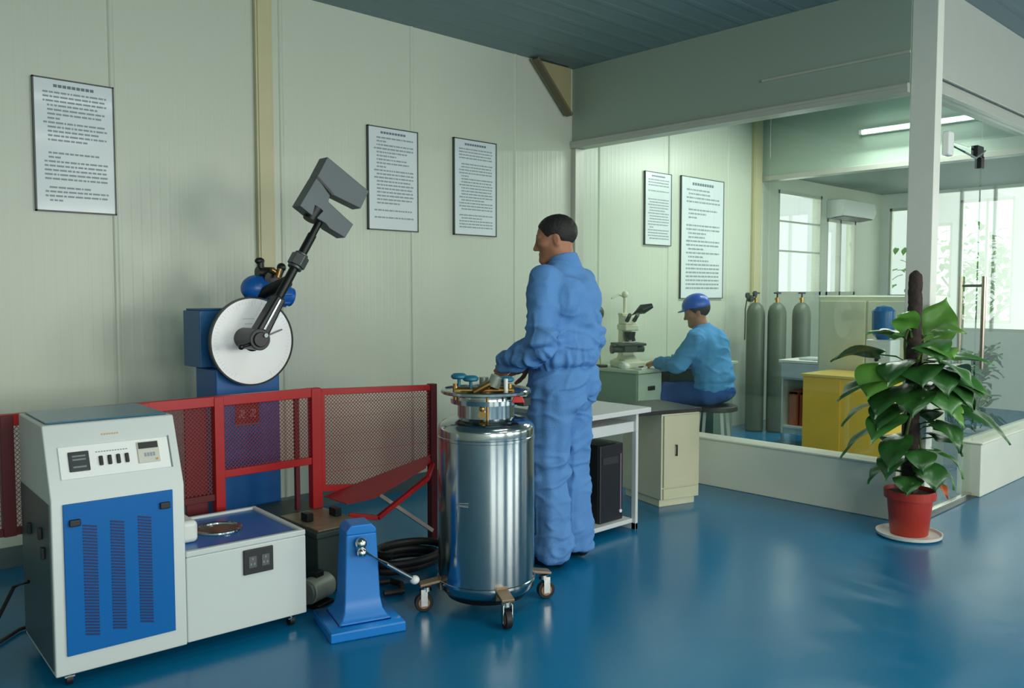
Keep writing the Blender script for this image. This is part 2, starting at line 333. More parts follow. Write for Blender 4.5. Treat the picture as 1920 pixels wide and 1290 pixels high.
# far glazed partition of the glass room
struct(MB().box(XF, XF + .08, YD, YA - .001, ZH + .05, ZC - .001).build('wall_far_partition', ribbed('far_panel_paint', (172, 190, 174), .42, 'Y', .9, .3)), 'pale green panel above the far glass')
struct(MB().box(XF - .02, XF + .1, YD, YA - .001, ZH, ZH + .05).box(XF - .02, XF + .1, 3.02, 3.06, 0, ZH).build('trim_5', M_FRAME, None, .003))
struct(box('window_17', M_WGLASS, XF + .02, XF + .03, YD + .11, 3.02, .0, ZH - .001)); struct(box('window_18', M_WGLASS, XF + .02, XF + .03, 3.06, YA - .05, .0, ZH - .001))
struct(box('ceiling_lower', mat('low_ceiling', (112, 134, 124), .6), XF + .1, XE - .001, YD, YA - .001, 2.60, 2.64), 'darker low ceiling of the far room')

# ------------------------------------------------------------------ posters
def poster(name, label, x0, x1, z0, z1, seed, lines, title=True, group=None, fill=0.85, tm=None):
    t = thing(name, label, 'poster', ((x0 + x1) / 2, YA, (z0 + z1) / 2), 0, group); w_, h_ = x1 - x0, z1 - z0
    box('sheet', M_PAPER, -w_ / 2 + .006, w_ / 2 - .006, -.016, -.009, -h_ / 2 + .006, h_ / 2 - .006, t)
    f = MB()
    for a in ((-w_ / 2, w_ / 2, -h_ / 2, -h_ / 2 + .007), (-w_ / 2, w_ / 2, h_ / 2 - .007, h_ / 2), (-w_ / 2, -w_ / 2 + .007, -h_ / 2, h_ / 2), (w_ / 2 - .007, w_ / 2, -h_ / 2, h_ / 2)): f.box(a[0], a[1], -.020, -.0, a[2], a[3])
    f.build('frame', M_PFRAME, t)
    rn = random.Random(seed); m = MB(); step = (h_ * .84) / lines; lh = step * .42; top = h_ / 2 - h_ * .105
    for i in range(lines):
        z = top - i * step; x = -w_ / 2 + w_ * .12; q = rn.random()
        if q < .10: continue
        xe = w_ / 2 - w_ * .10 if q < .10 + fill * .6 else -w_ / 2 + w_ * rn.uniform(.3, .85)
        if q > .5: x += w_ * .05
        while x < xe - .01:
            ww = w_ * rn.uniform(.02, .10)
            m.box(x, min(x + ww, xe), -.0166, -.0159, z - lh / 2, z + lh / 2); x += ww + w_ * .012
    m.build('printed_text', M_INK, t, smooth=False)
    if title:
        m = MB(); z = h_ / 2 - h_ * .055; x = -w_ * .25
        while x < w_ * .25:
            m.box(x, x + w_ * .045, -.0166, -.0159, z - h_ * .011, z + h_ * .011); x += w_ * .056
        m.build('title_text', tm or M_INKD, t, smooth=False)
    return t
G_ = 'printed rule posters on the wall'
poster('poster', 'framed white text poster left of the tall beige wall column', 1.183, 1.565, 1.758, 2.418, 3, 26, group=G_)
poster('poster', 'framed white text poster right behind the raised pendulum hammer', 3.130, 3.535, 1.766, 2.440, 5, 24, group=G_, fill=1.0)
poster('poster', "framed white text poster on the wall left of the standing man's head", 3.850, 4.256, 1.766, 2.450, 8, 27, group=G_, fill=1.2)
poster('poster', 'smaller white text poster seen through the partition glass, left one of two', 6.025, 6.415, 1.78, 2.43, 9, 22, group=G_, fill=1.1)
poster('poster', 'large glossy poster behind the glass above the seated worker', 6.565, 7.272, 1.30, 2.44, 12, 26, group=G_, fill=.6)

# ------------------------------------------------------------------ refrigerated test cabinet, front left
t = thing('cooling_cabinet', 'grey white stepped refrigeration cabinet with blue louvred door', 'cabinet', (0.793, 3.086, 0), R(-3.5))
prof = [(0, .05), (0, .655), (.105, .898), (.505, .898), (.505, .05)]
mb = MB().prism(prof, lambda a, b, d: (d, a, b), 0, .44); mb.build('tall_body', M_CAB, t, .006)
mb = MB().box(.4405, .918, 0, .50, .055, .375); mb.box(.4405, .918, 0, .022, .375, .398).box(.4405, .918, .478, .50, .375, .398).box(.896, .918, .022, .478, .375, .398); mb.build('low_body', M_CAB, t, .005)
box('lid', M_LIDBLUE, .018, .422, .125, .488, .899, .904, t, .002)
box('side_panel', mat('side_shade_grey', (62, 82, 84), .4), -.003, 0, .015, .49, .07, .64, t)  # dark sheet: shade of the unlit left side put into its colour
lf = box('low_lid', mat('low_lid_blue', (10, 104, 176), .3), .4405, .894, .024, .476, .376, .388, t)
MB().torus((.66, .26, .390), (0, 0, 1), .085, .010).build('port_ring', M_STEEL, t)
MB().cyl((.66, .26, .386), (.66, .26, .3895), .083).build('port_cover', mat('port_cover', (120, 112, 86), .35, .5), t)
MB().box(.445, .535, .13, .40, .389, .475).build('insulated_cover', M_WHITE, t, .02, segs=4)
dr = box('door', M_BLUE, .036, .396, -.008, 0, .118, .640, t, .002)
for i, xc in enumerate((.117, .205, .296)):
    v = MB()
    for j in range(36):
        z = .175 + j * .0108
        v.box(xc - .023, xc + .023, -.0105, -.0075, z, z + .0056, Matrix.Rotation(R(14), 3, 'Y'))
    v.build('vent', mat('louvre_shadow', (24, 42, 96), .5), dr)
for xc, z in ((.070, .575), (.366, .588)):
    MB().box(xc - .018, xc + .018, -.02, -.008, z - .012, z + .012).build('latch', M_BLACK, dr, .004)
# sloped control panel
th = math.atan2(.105, .243)
cp = thing('control_panel', None, None, (0.018 + .0, .0045, .666), 0); cp.parent = t; cp.rotation_euler = (-th, 0, 0)
for k_ in ('label', 'category'): 
    if k_ in cp: del cp[k_]
# panel local: x along the width, z up the slope, y outwards negative
box('face_plate', mat('panel_white', (240, 242, 238), .4, noise=0), .022, .385, -.006, .001, .055, .170, cp, .002)
box('temperature_display', mat('display_dark', (52, 58, 60), .3), .050, .116, -.012, -.005, .078, .148, cp, .003)
for zz in (.128, .116, .09): box('display_digits', mat('lcd_grey', (120, 130, 130), .4), .062, .104, -.0128, -.0118, zz, zz + .006, cp)
for i in range(4): MB().box(.146 + i * .0285, .159 + i * .0285, -.014, -.005, .090, .124).build('rocker_switch', M_BLACK, cp, .003)
m_ = MB()
for i in range(12): m_.box(.138 + i * .009, .144 + i * .009, -.0068, -.0058, .138, .142)
m_.build('panel_text', M_INK, cp, smooth=False)
mt = box('meter', mat('meter_beige', (206, 204, 190), .4), .275, .350, -.012, -.005, .080, .158, cp, .002)
box('meter_window', M_BLACK, .279, .346, -.0135, -.0115, .132, .155, mt)
m_ = MB()
for i in range(4): m_.box(.296 + i * .010, .303 + i * .010, -.0128, -.0118, .102, .116)
m_.build('meter_text', M_INK, mt, smooth=False)
MB().cyl((.338, -.0125, .09), (.338, -.015, .09), .004).build('meter_lamp', mat('amber', (210, 150, 60), .4), mt)
m_ = MB()
for i in range(7): m_.box(.165 + i * .0085, .171 + i * .0085, .0002, -.0008, .200, .206)
m_.build('maker_text', mat('orange_print', (206, 170, 130), .5), cp, smooth=False)
box('panel_shadow_frame', mat('frame_grey', (120, 128, 126), .5), .388, .392, -.004, .001, .055, .174, cp)
sk = box('socket_plate', M_BLACK, .655, .775, -.010, 0, .265, .362, t, .003)
for xc in (.690, .742):
    MB().box(xc - .016, xc + .016, -.0125, -.0095, .290, .335).build('outlet', mat('outlet_grey', (88, 90, 92), .4), sk, .004)
    for dx, dz in ((0, .012), (-.007, -.008), (.007, -.008)): box('slot', mat('slot_white', (150, 150, 150), .4), xc - .002 + dx, xc + .002 + dx, -.0132, -.0122, .309 + dz, .317 + dz, sk)
for x, y in ((.05, .05), (.87, .05), (.05, .45), (.87, .45)):
    f_ = MB().cyl((x, y, .06), (x, y, .032), .012).box(x - .016, x + .016, y - .018, y + .018, .030, .036).build('caster_fork', M_CHROME, t)
    MB().cyl((x - .010, y, .021), (x + .010, y, .021), .0205).build('wheel', M_RUBBER, t)
for y, z in ((.14, .52), (.32, .50), (.10, .46)): MB().box(-.016, -.003, y - .012, y + .012, z - .02, z + .02).build('side_catch', M_BLACK, t, .003)
o = MB().tube([(.80 + .0, 3.42, .30), (.76, 3.46, .28), (.70, 3.52, .12), (.69, 3.56, .012), (.74, 3.66, .01), (.84, 3.76, .01), (.98, 3.80, .01)], .007).build('power_cable', M_RUBBER)
tag(o, 'black power cable looping behind the grey stepped cabinet', 'cable')

# ------------------------------------------------------------------ pendulum impact tester
Y0 = 3.93
t = thing('impact_tester', 'tall blue pendulum impact tester with white dial and raised hammer', 'testing machine', (1.94, 4.08, 0))
def L(x, y, z): return (x - 1.94, y - 4.08, z)
MB().box(-.17, .17, -.10, .14, .02, .98).box(-.155, .155, -.09, .13, .98, 1.17).build('column', M_TBLUE, t, .01)
MB().box(-.215, .10, -.03, .17, .985, 1.265).box(-.205, .09, -.02, .16, 1.265, 1.275).build('housing', mat('housing_blue', (22, 88, 140), .4), t, .012)
MB().box(-.215, .22, -.12, .16, 0, .05).build('base_plate', M_DGREEN, t, .006)
ab = MB().box(-.02, .235, -.78, -.125, 0, .27).box(-.03, .245, -.79, -.13, .255, .285); ab.build('anvil_block', M_DGREEN, t, .008)
MB().box(-.01, .225, -.77, -.42, .285, .291).build('anvil_top_plate', mat('worn_steel', (150, 140, 116), .45, .5, noise=.4, nscale=25), t)
for x in (.02, .17): MB().box(x, x + .035, -.62, -.56, .291, .33).build('anvil_jaw', M_DARK, t, .004)
sg = box('name_plate', mat('sign_maroon', (132, 34, 40), .4), -.075, .05, -.104, -.10, .70, .80, t)
sm = MB()
for cx in (-.043, .017):      # two square printed characters
    for a in ((-.014, .014, .016, .020), (-.014, .014, -.002, .002), (-.014, .014, -.020, -.016), (-.002, .002, -.020, .020), (-.014, -.010, -.02, .002), (.010, .014, -.002, .02)): sm.box(cx + a[0], cx + a[1], -.1055, -.1038, .75 + a[2], .75 + a[3])
sm.build('plate_characters', mat('pink_print', (220, 150, 170), .5), sg, smooth=False)
fr_ = MB().box(-.077, .052, -.106, -.103, .802, .806).box(-.077, .052, -.106, -.103, .694, .698); fr_.build('plate_border', mat('gold_print', (150, 116, 40), .5), sg)
dc = L(1.94, Y0, 1.113)
dl = MB().cyl((dc[0], dc[1], dc[2]), (dc[0], dc[1] + .012, dc[2]), .214, n=72).build('dial', M_DIAL, t)
MB().lathe([(.212, -.004), (.220, -.004), (.220, .016), (.212, .016), (.212, -.004)], (dc[0], dc[1], dc[2]), (0, 1, 0), 72).build('dial_rim', M_DARK, dl)
tk = MB()
for i in range(61):
    a = R(-150 + i * 5); r0 = .186 if i % 5 else .176
    p = Vector((math.sin(a), 0, math.cos(a))); q = Vector(dc)
    tk.bar(q + p * r0 + Vector((0, -.0008, 0)), q + p * .20 + Vector((0, -.0008, 0)), .0012, .001, up=(0, 1, 0))
for z, w_ in ((.11, .03), (.085, .02), (-.02, .02)): tk.box(dc[0] - .02 - w_, dc[0] - .02 + w_, dc[1] - .001, dc[1] + .0, dc[2] + z, dc[2] + z + .004)
tk.build('scale_marks', mat('dial_print', (214, 216, 222), .5), dl, smooth=False)
MB().bar((dc[0], dc[1] - .012, dc[2]), (dc[0] + .155, dc[1] - .012, dc[2] + .055), .007, .003, up=(0, 1, 0)).bar((dc[0], dc[1] - .012, dc[2]), (dc[0] - .07, dc[1] - .012, dc[2] - .02), .007, .003, up=(0, 1, 0)).build('pointer', mat('pointer_grey', (110, 108, 120), .4), dl)
MB().cyl((dc[0], dc[1] + .15, dc[2]), (dc[0], dc[1], dc[2]), .05).build('dial_shaft', M_DARK, t)
hubc = Vector((1.893 - 1.94, 3.80 - 4.08, 1.130))
ad = (Vector((2.255, 0, 1.725)) - Vector((1.893, 0, 1.130))); ad.y = 0; ad.normalize()
pd_ = empty('pendulum', (0, 0, 0)); pd_.parent = t
MB().cyl(hubc + Vector((0, .13, 0)), hubc + Vector((0, -.045, 0)), .052, n=32).cyl(hubc + Vector((0, -.045, 0)), hubc + Vector((0, -.055, 0)), .036, n=24).build('hub', M_BLACK, pd_, .004)
MB().cyl(hubc + Vector((.02, -.05, .02)), hubc + Vector((.02, -.066, .02)), .010).build('hub_bolt', M_CHROME, pd_)
MB().cyl(hubc + Vector((-.03, -.02, -.02)), hubc + Vector((-.085, -.03, -.030)), .009).ball(hubc + Vector((-.09, -.03, -.032)), .014).build('release_lever', M_BLACK, pd_)
a0 = hubc + ad * .03; a1 = hubc + ad * .235; pz = Vector((ad.z, 0, -ad.x))
MB().prism([(.0, -.036), (.0, .036), (.235, .026), (.235, -.026)], lambda a, b, d: hubc + ad * a + pz * b + Vector((0, d, 0)), -.04, .04).build('arm_clamp', M_BLACK, pd_, .012, segs=3)
MB().prism([(.05, -.012), (.05, .002), (.22, .000), (.22, -.012)], lambda a, b, d: hubc + ad * a + pz * b + Vector((0, d, 0)), -.046, -.038).build('clamp_highlight_bar', M_STEEL, pd_, .003)
MB().cyl(hubc + ad * .2, hubc + ad * .60, .0225, n=20).cyl(hubc + ad * .60, hubc + ad * .74, .018, n=20).build('pendulum_rod', M_DARK, pd_)
nn = hubc + ad * .445
MB().cyl(nn - ad * .03, nn + ad * .03, .046, n=6).cyl(nn - ad * .045, nn - ad * .03, .036, n=20).cyl(nn + ad * .03, nn + ad * .042, .034, n=20).build('lock_nut', mat('nut_grey', (92, 96, 96), .4, .5), pd_, .004)
HP = [(2.277, 2.034), (2.522, 1.883), (2.470, 1.788), (2.310, 1.845), (2.217, 1.931)]
HP2 = [(2.217, 1.931), (2.29, 1.842), (2.280, 1.811), (2.369, 1.744), (2.425, 1.705), (2.374, 1.633), (2.283, 1.677), (2.262, 1.700), (2.179, 1.738), (2.117, 1.779)]
mpf = lambda a, b, d: (a - 1.94, d - 4.08, b)
hm = MB().prism([(a, b) for a, b in HP], mpf, 3.765, 3.845).build('hammer_head', M_HAMMER, pd_, .004)
MB().prism(HP2, mpf, 3.765, 3.845).build('hammer_body', M_HAMMER, pd_, .004)
MB().bar(mpf(2.214, 1.929, 3.764), mpf(2.306, 1.847, 3.764), .012, .003, up=(0, 1, 0)).build('striker_edge', M_BLACK, pd_)
MB().cyl(mpf(2.19, 1.715, 3.80), mpf(2.225, 1.775, 3.80), .035, .045, n=16).build('hammer_socket', M_DARK, pd_)
# lifting motor and clutch on top of the column
mo = MB().cyl(L(2.00, 4.05, 1.30), L(2.00, 4.05, 1.275), .075, n=24).ball(L(2.035, 4.06, 1.375), .085, .075, .07, n=28, m=16).cyl(L(2.10, 4.06, 1.36), L(2.20, 4.06, 1.335), .062, .058, n=24).cyl(L(2.20, 4.06, 1.335), L(2.225, 4.06, 1.329), .05, n=24)
for k in range(8):
    a = 2 * PI * k / 8; mo.box(*[v for c_, e in zip(L(2.16 , 4.06 + .062 * math.cos(a), 1.345 + .062 * math.sin(a)), (.035, .006, .006)) for v in (c_ - e, c_ + e)])
mo.build('lifting_motor', mat('motor_blue', (24, 96, 180), .3), t, .003)
ck = MB().cyl(L(2.09, 4.0, 1.42), L(2.09, 4.10, 1.42), .045, n=20).cyl(L(2.05, 4.05, 1.43), L(2.05, 4.05, 1.51), .018).ball(L(2.045, 4.05, 1.515), .026, .02, .018).cyl(L(2.03, 4.05, 1.455), L(2.12, 4.05, 1.455), .03).cyl(L(2.11, 4.02, 1.40), L(2.15, 4.02, 1.48), .02).ball(L(2.15, 4.02, 1.483), .024)
ck.build('clutch', M_BLACK, t)
MB().cyl(L(2.075, 3.99, 1.47), L(2.105, 3.99, 1.455), .014).cyl(L(2.10, 3.97, 1.43), L(2.115, 3.97, 1.475), .010).build('clutch_spring', M_BRASS, t)
MB().cyl(L(2.02, 4.05, 1.33), L(2.10, 3.86, 1.41), .03).build('clutch_arm', M_DARK, t)

# ------------------------------------------------------------------ red safety fence
def wire_mesh(poly, O, U, V, pitch, r, off=0.0):
    """crossed wires clipped to a convex polygon given in (u, v) on the plane O + uU + vV"""
    mb = MB(); O = Vector(O); U = Vector(U); V = Vector(V); N_ = U.cross(V).normalized()
    P = [Vector(p) for p in poly]; area_ = sum(P[i].x * P[(i + 1) % len(P)].y - P[(i + 1) % len(P)].x * P[i].y for i in range(len(P)))
    if area_ < 0: P.reverse()
    for s, dirv in ((1, Vector((1, 1)).normalized()), (-1, Vector((1, -1)).normalized())):
        nrm = Vector((-dirv.y, dirv.x)); ds = [p.dot(nrm) for p in P]; k = math.ceil(min(ds) / pitch)
        while k * pitch < max(ds):
            p0 = nrm * (k * pitch); t0, t1 = -9e9, 9e9
            for i in range(len(P)):
                a = P[i]; e = P[(i + 1) % len(P)] - a; inn = Vector((-e.y, e.x)); den = dirv.dot(inn); num = (a - p0).dot(inn)
                if abs(den) < 1e-9: continue
                if den > 0: t0 = max(t0, num / den)
                else: t1 = min(t1, num / den)
            if t1 - t0 > .004:
                q0 = p0 + dirv * t0; q1 = p0 + dirv * t1
                mb.bar(O + U * q0.x + V * q0.y + N_ * (off + s * r), O + U * q1.x + V * q1.y + N_ * (off + s * r), r * 2, r * 2, up=N_)
            k += 1
    return mb
t = thing('safety_fence', 'red angle-iron guard fence with mesh panels around the pendulum tester', 'fence', (1.6, 3.68, 0))
FL = lambda x, y, z: (x - 1.6, y - 3.68, z)
M_DRED = mat('mesh_red', (150, 44, 44), .5)
MB().bar(FL(.35, 3.68, .865), FL(2.16, 3.68, .865), .035, .045).build('top_rail', M_RED, t, .003)
MB().bar(FL(1.62, 3.68, .53), FL(2.16, 3.68, .53), .03, .035).build('lower_rail', M_RED, t, .003)
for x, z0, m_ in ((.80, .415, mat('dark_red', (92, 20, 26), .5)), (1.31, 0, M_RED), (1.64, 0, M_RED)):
    MB().bar(FL(x, 3.68, z0), FL(x, 3.68, .885), .045, .045).build('post', m_, t, .003)
MB().bar(FL(2.135, 3.68, .292), FL(2.135, 3.68, .885), .055, .045).build('post', M_RED, t, .003)
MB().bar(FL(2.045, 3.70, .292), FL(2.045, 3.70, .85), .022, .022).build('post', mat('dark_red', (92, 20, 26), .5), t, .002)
MB().bar(FL(1.555, 3.72, 0), FL(1.555, 3.72, .86), .10, .012, up=(0, 1, 0)).build('post', mat('maroon', (110, 28, 40), .5), t, .002)
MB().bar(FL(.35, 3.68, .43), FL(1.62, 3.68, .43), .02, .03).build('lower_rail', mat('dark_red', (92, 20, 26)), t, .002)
for x0, x1, z0, z1 in ((.37, .775, .445, .845), (.825, 1.285, .445, .845), (1.335, 1.61, .445, .845), (1.66, 2.11, .545, .845)):
    wire_mesh([(x0, z0), (x1, z0), (x1, z1), (x0, z1)], FL(0, 3.68, 0), (1, 0, 0), (0, 0, 1), .013, .0011).build('mesh_panel', M_DRED, t, smooth=False)
# angled end panel
A = Vector((2.165, 3.675, 0)); B = Vector((2.80, 3.60, 0)); ud = (B - A).normalized(); ln = (B - A).length
def EP(u, z): p = A + ud * u; return FL(p.x, p.y, z)
pol = [(0, .385), (.33, .35), (ln, .455), (ln, .845), (0, .865)]
for i in range(5):
    (a, b), (c_, d_) = pol[i], pol[(i + 1) % 5]; MB().bar(EP(a, b), EP(c_, d_), .03, .03).build('panel_rail', M_RED, t, .002)
wire_mesh(pol, FL(A.x, A.y, 0), (ud.x, ud.y, 0), (0, 0, 1), .013, .00125).build('mesh_panel', M_DRED, t, smooth=False)
m_ = MB()
for zz in (.46, .55, .64, .73, .80): m_.bar(EP(.01, zz), EP(ln - .01, zz), .002, .002)
m_.build('panel_wire', mat('pale_red_wire', (178, 120, 110), .5), t, smooth=False)
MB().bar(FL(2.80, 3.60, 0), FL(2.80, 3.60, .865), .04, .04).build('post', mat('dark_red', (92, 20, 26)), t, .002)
# flap sloping towards the front
q = [Vector(p) for p in ((2.17, 3.66, .345), (2.19, 3.47, .285), (2.31, 3.40, .262), (2.66, 3.46, .395), (2.79, 3.585, .43))]
c0 = q[0]; U_ = (q[3] - q[1]).normalized(); N_ = U_.cross((q[4] - q[1])).normalized(); V_ = N_.cross(U_)
pp = [((p - c0).dot(U_), (p - c0).dot(V_)) for p in q]
MB().prism(pp, lambda a, b, d: Vector(FL(*(c0 + U_ * a + V_ * b + N_ * d))), -.002, .002).build('flap_sheet', mat('flap_red', (160, 40, 50), .45), t)
m_ = MB()
for i in range(1, 4): m_.bar(FL(*q[i]), FL(*q[(i + 1) % 5]), .022, .022)
m_.build('flap_frame', M_RED, t, .002)
MB().bar(FL(2.40, 3.52, .34), FL(2.72, 3.50, .10), .02, .02).build('flap_stay', mat('pale_steel', (160, 150, 140), .4, .4), t, .002)
# small electric motor and hoses on the floor
t = thing('electric_motor', 'small grey electric motor on the floor left of the blue casting', 'motor', (1.865, 3.21, 0), R(20))
MB().cyl((-.07, 0, .075), (.06, 0, .075), .055, n=24).build('body', mat('motor_grey', (140, 146, 134), .45, .3), t, .006)
MB().cyl((.0605, 0, .075), (.085, 0, .075), .035, n=20).build('shaft_cap', mat('motor_cap', (104, 110, 104), .4, .3), t, .004); MB().cyl((-.085, 0, .075), (-.0705, 0, .075), .05, n=20).build('end_cap', mat('motor_cap', (104, 110, 104)), t, .004)
MB().box(-.06, .05, -.05, .05, 0, .018).box(-.03, .02, -.02, .02, .125, .15).build('foot', M_DARK, t, .003)
pts = []
for i in range(64):
    a = i / 63 * 2 * PI * 2.6; r_ = .17 + .02 * math.sin(a * .7); pts.append((2.43 + r_ * 1.1 * math.cos(a), 3.33 + r_ * .75 * math.sin(a), .022 + .033 * (i / 63) * 2.6))
o = MB().tube(pts, .019, 10).build('rubber_hose', M_RUBBER); tag(o, 'coiled thick black hose on the floor behind the steel dewar', 'hose')
pts = [(1.99, 3.25, .03), (2.06, 3.22, .05), (2.13, 3.24, .02), (2.24, 3.20, .018), (2.25, 3.13, .018), (2.2, 3.05, .018), (2.12, 3.08, .018)]
o = MB().tube(pts, .014, 10).build('rubber_hose', M_RUBBER); tag(o, 'short black hose lying between the grey motor and the coiled hose', 'hose')

# ------------------------------------------------------------------ blue casting with a lever
t = thing('casting_stand', 'bright blue cast iron foot with square base plate and chrome lever', 'machine stand', (1.868, 2.895, 0), R(-17))
MB().loft([(0, .305, .295), (.038, .305, .295), (.040, .295, .285)]).build('base_plate', M_CASTBLUE, t, .006)
MB().loft([(.040, .215, .215), (.052, .212, .212), (.060, .19, .19), (.085, .160, .155), (.13, .146, .13), (.39, .125, .112)]).build('column', M_CASTBLUE, t, .008)
MB().prism([(-.0625, .388), (-.0625, .405), (-.042, .428), (.042, .428), (.0625, .405), (.0625, .388)], lambda a, b, d: (a, d, b), -.056, .056).build('cap', M_CASTBLUE, t, .006)
lv = MB().cyl((-.01, -.045, .345), (-.01, -.095, .335), .018).ball((-.01, -.08, .36), .024).ball((-.01, -.09, .325), .020); lv.build('lever_hub', M_CHROME, t)
MB().tube([(-.01, -.085, .335), (.09, -.095, .265), (.205, -.085, .185)], .009).build('lever', M_STEEL, t)
MB().ball((.212, -.085, .18), .02, .02, .018).build('lever_knob', M_WHITE, t)

# ------------------------------------------------------------------ liquid nitrogen dewar on casters
t = thing('dewar_vessel', 'tall stainless steel dewar vessel on casters beside the standing man', 'dewar', (2.392, 2.700, 0), R(0))
MB().lathe([(.001, .085), (.19, .085), (.205, .10), (.207, .13), (.207, .735), (.2095, .737), (.2095, .748), (.207, .750), (.207, .775), (.204, .79), (.19, .805), (.165, .818), (.10, .832), (.001, .836)], n=96).build('shell', M_STEEL, t, angle=50)
MB().lathe([(.2075, .125), (.211, .127), (.211, .137), (.2075, .139), (.2075, .125)], n=96).build('lower_band', M_STEEL, t)
MB().lathe([(.115, .820), (.122, .820), (.122, .925), (.115, .925), (.115, .820)], n=64).build('collar', M_STEEL, t)
MB().lathe([(.118, .925), (.118, .934), (.184, .938), (.188, .944), (.192, .940), (.192, .930), (.186, .926), (.118, .925)], n=80).build('handling_ring', M_STEEL, t)
MB().lathe([(.001, .06), (.17, .06), (.185, .085), (.001, .085)], n=64).build('foot_ring', M_DARK, t)
tocam = Vector((-.686, -.728, 0)); tor = Vector((.728, -.686, 0))
def DP(f, r, z): return tocam * f + tor * r + Vector((0, 0, z))
v = MB()
for r_ in (-.13, .01, .10):
    v.cyl(DP(.0, r_, .90), DP(.0, r_, .965), .012)
v.cyl(DP(0, -.13, .935), DP(0, .12, .935), .016).cyl(DP(.03, -.05, .93), DP(.03, .02, .97), .014).cyl(DP(0, 0, .80), DP(0, 0, .93), .035)
v.build('valve_manifold', M_BRASS, t)
for r_, z in ((-.115, .985), (-.065, .975), (.085, .972)):
    h_ = MB().lathe([(.012, 0), (.028, .002), (.034, .008), (.034, .017), (.024, .025), (.002, .027)], DP(.01, r_, z), (0, 0, 1), 14)
    h_.cyl(DP(.01, r_, z - .03), DP(.01, r_, z), .007); h_.build('valve_handwheel', mat('teal_handwheel', (30, 110, 140), .4), t)
MB().cyl(DP(.02, .03, .955), DP(.02, .05, 1.0), .028, n=20).cyl(DP(-.03, -.01, .95), DP(-.03, -.01, .99), .02).build('pressure_gauge', mat('gauge_grey', (150, 160, 150), .3, .4), t)
MB().cyl(DP(.06, .085, .93), DP(.06, .085, .992), .009).build('relief_pipe', M_WHITE, t)
MB().cyl(DP(.125, .01, .80), DP(.125, .01, .925), .006).cyl(DP(.122, -.012, .85), DP(.140, -.012, .85), .016).ball(DP(.135, -.012, .875), .013).build('side_valve', M_BRASS, t)
MB().lathe([(.124, .885), (.150, .885), (.152, .905), (.124, .905), (.124, .885)], n=48).build('lift_lug_band', M_STEEL, t)
MB().prism([(-.028, -.012), (.028, -.012), (.020, .012), (-.016, .016)], lambda a, b, d: DP(.11 + d, .135 + a, .91 + b), 0, .012).build('red_tag', mat('label_red', (206, 56, 50), .4), t, .003)
MB().box(*[v_ for c_, e in zip(DP(.05, .16, .895), (.022, .022, .018)) for v_ in (c_ - e, c_ + e)]).build('side_fitting', M_BLACK, t, .004)
sc = MB()   # scuffed sticker mark
for k in range(3): sc.tube([tuple(Vector((.2085 * math.cos(a), .2085 * math.sin(a), .485 + .006 * math.sin(3 * a + k) + k * .004))) for a in [R(195 + 1.6 * j) for j in range(9)]], .0009, 5)
sc.build('scuff_mark', mat('scuff_white', (210, 215, 215), .6), t)
for ang in (152, 246, 335, 60):
    a = R(ang); ux = Vector((math.cos(a), math.sin(a), 0)); uy = Vector((-math.sin(a), math.cos(a), 0)); rr = .262
    MB().bar(ux * .19 + Vector((0, 0, .135)), ux * (rr + .03) + Vector((0, 0, .118)), .055, .012, up=(0, 0, 1)).bar(ux * .205 + Vector((0, 0, .15)), ux * .205 + Vector((0, 0, .09)), .05, .008, up=tuple(ux)).build('caster_arm', mat('bracket_bronze', (146, 124, 100), .4, .5), t, .003)
    f_ = MB().cyl(ux * rr + Vector((0, 0, .108)), ux * rr + Vector((0, 0, .09)), .022)
    cw = ux * (rr + .012)
    for s in (-1, 1): f_.bar(cw + uy * s * .019 + Vector((0, 0, .10)), cw + uy * s * .019 + Vector((0, 0, .028)), .028, .004, up=tuple(uy))
    f_.build('caster_fork', M_CHROME, t)
    MB().cyl(cw + uy * .014 + Vector((0, 0, .040)), cw - uy * .014 + Vector((0, 0, .040)), .0395, n=24).build('wheel', M_RUBBER, t, .004)
    MB().cyl(cw + uy * .0155 + Vector((0, 0, .040)), cw - uy * .0155 + Vector((0, 0, .040)), .024, n=20).build('wheel_hub', mat('hub_tan', (160, 120, 90), .5), t)

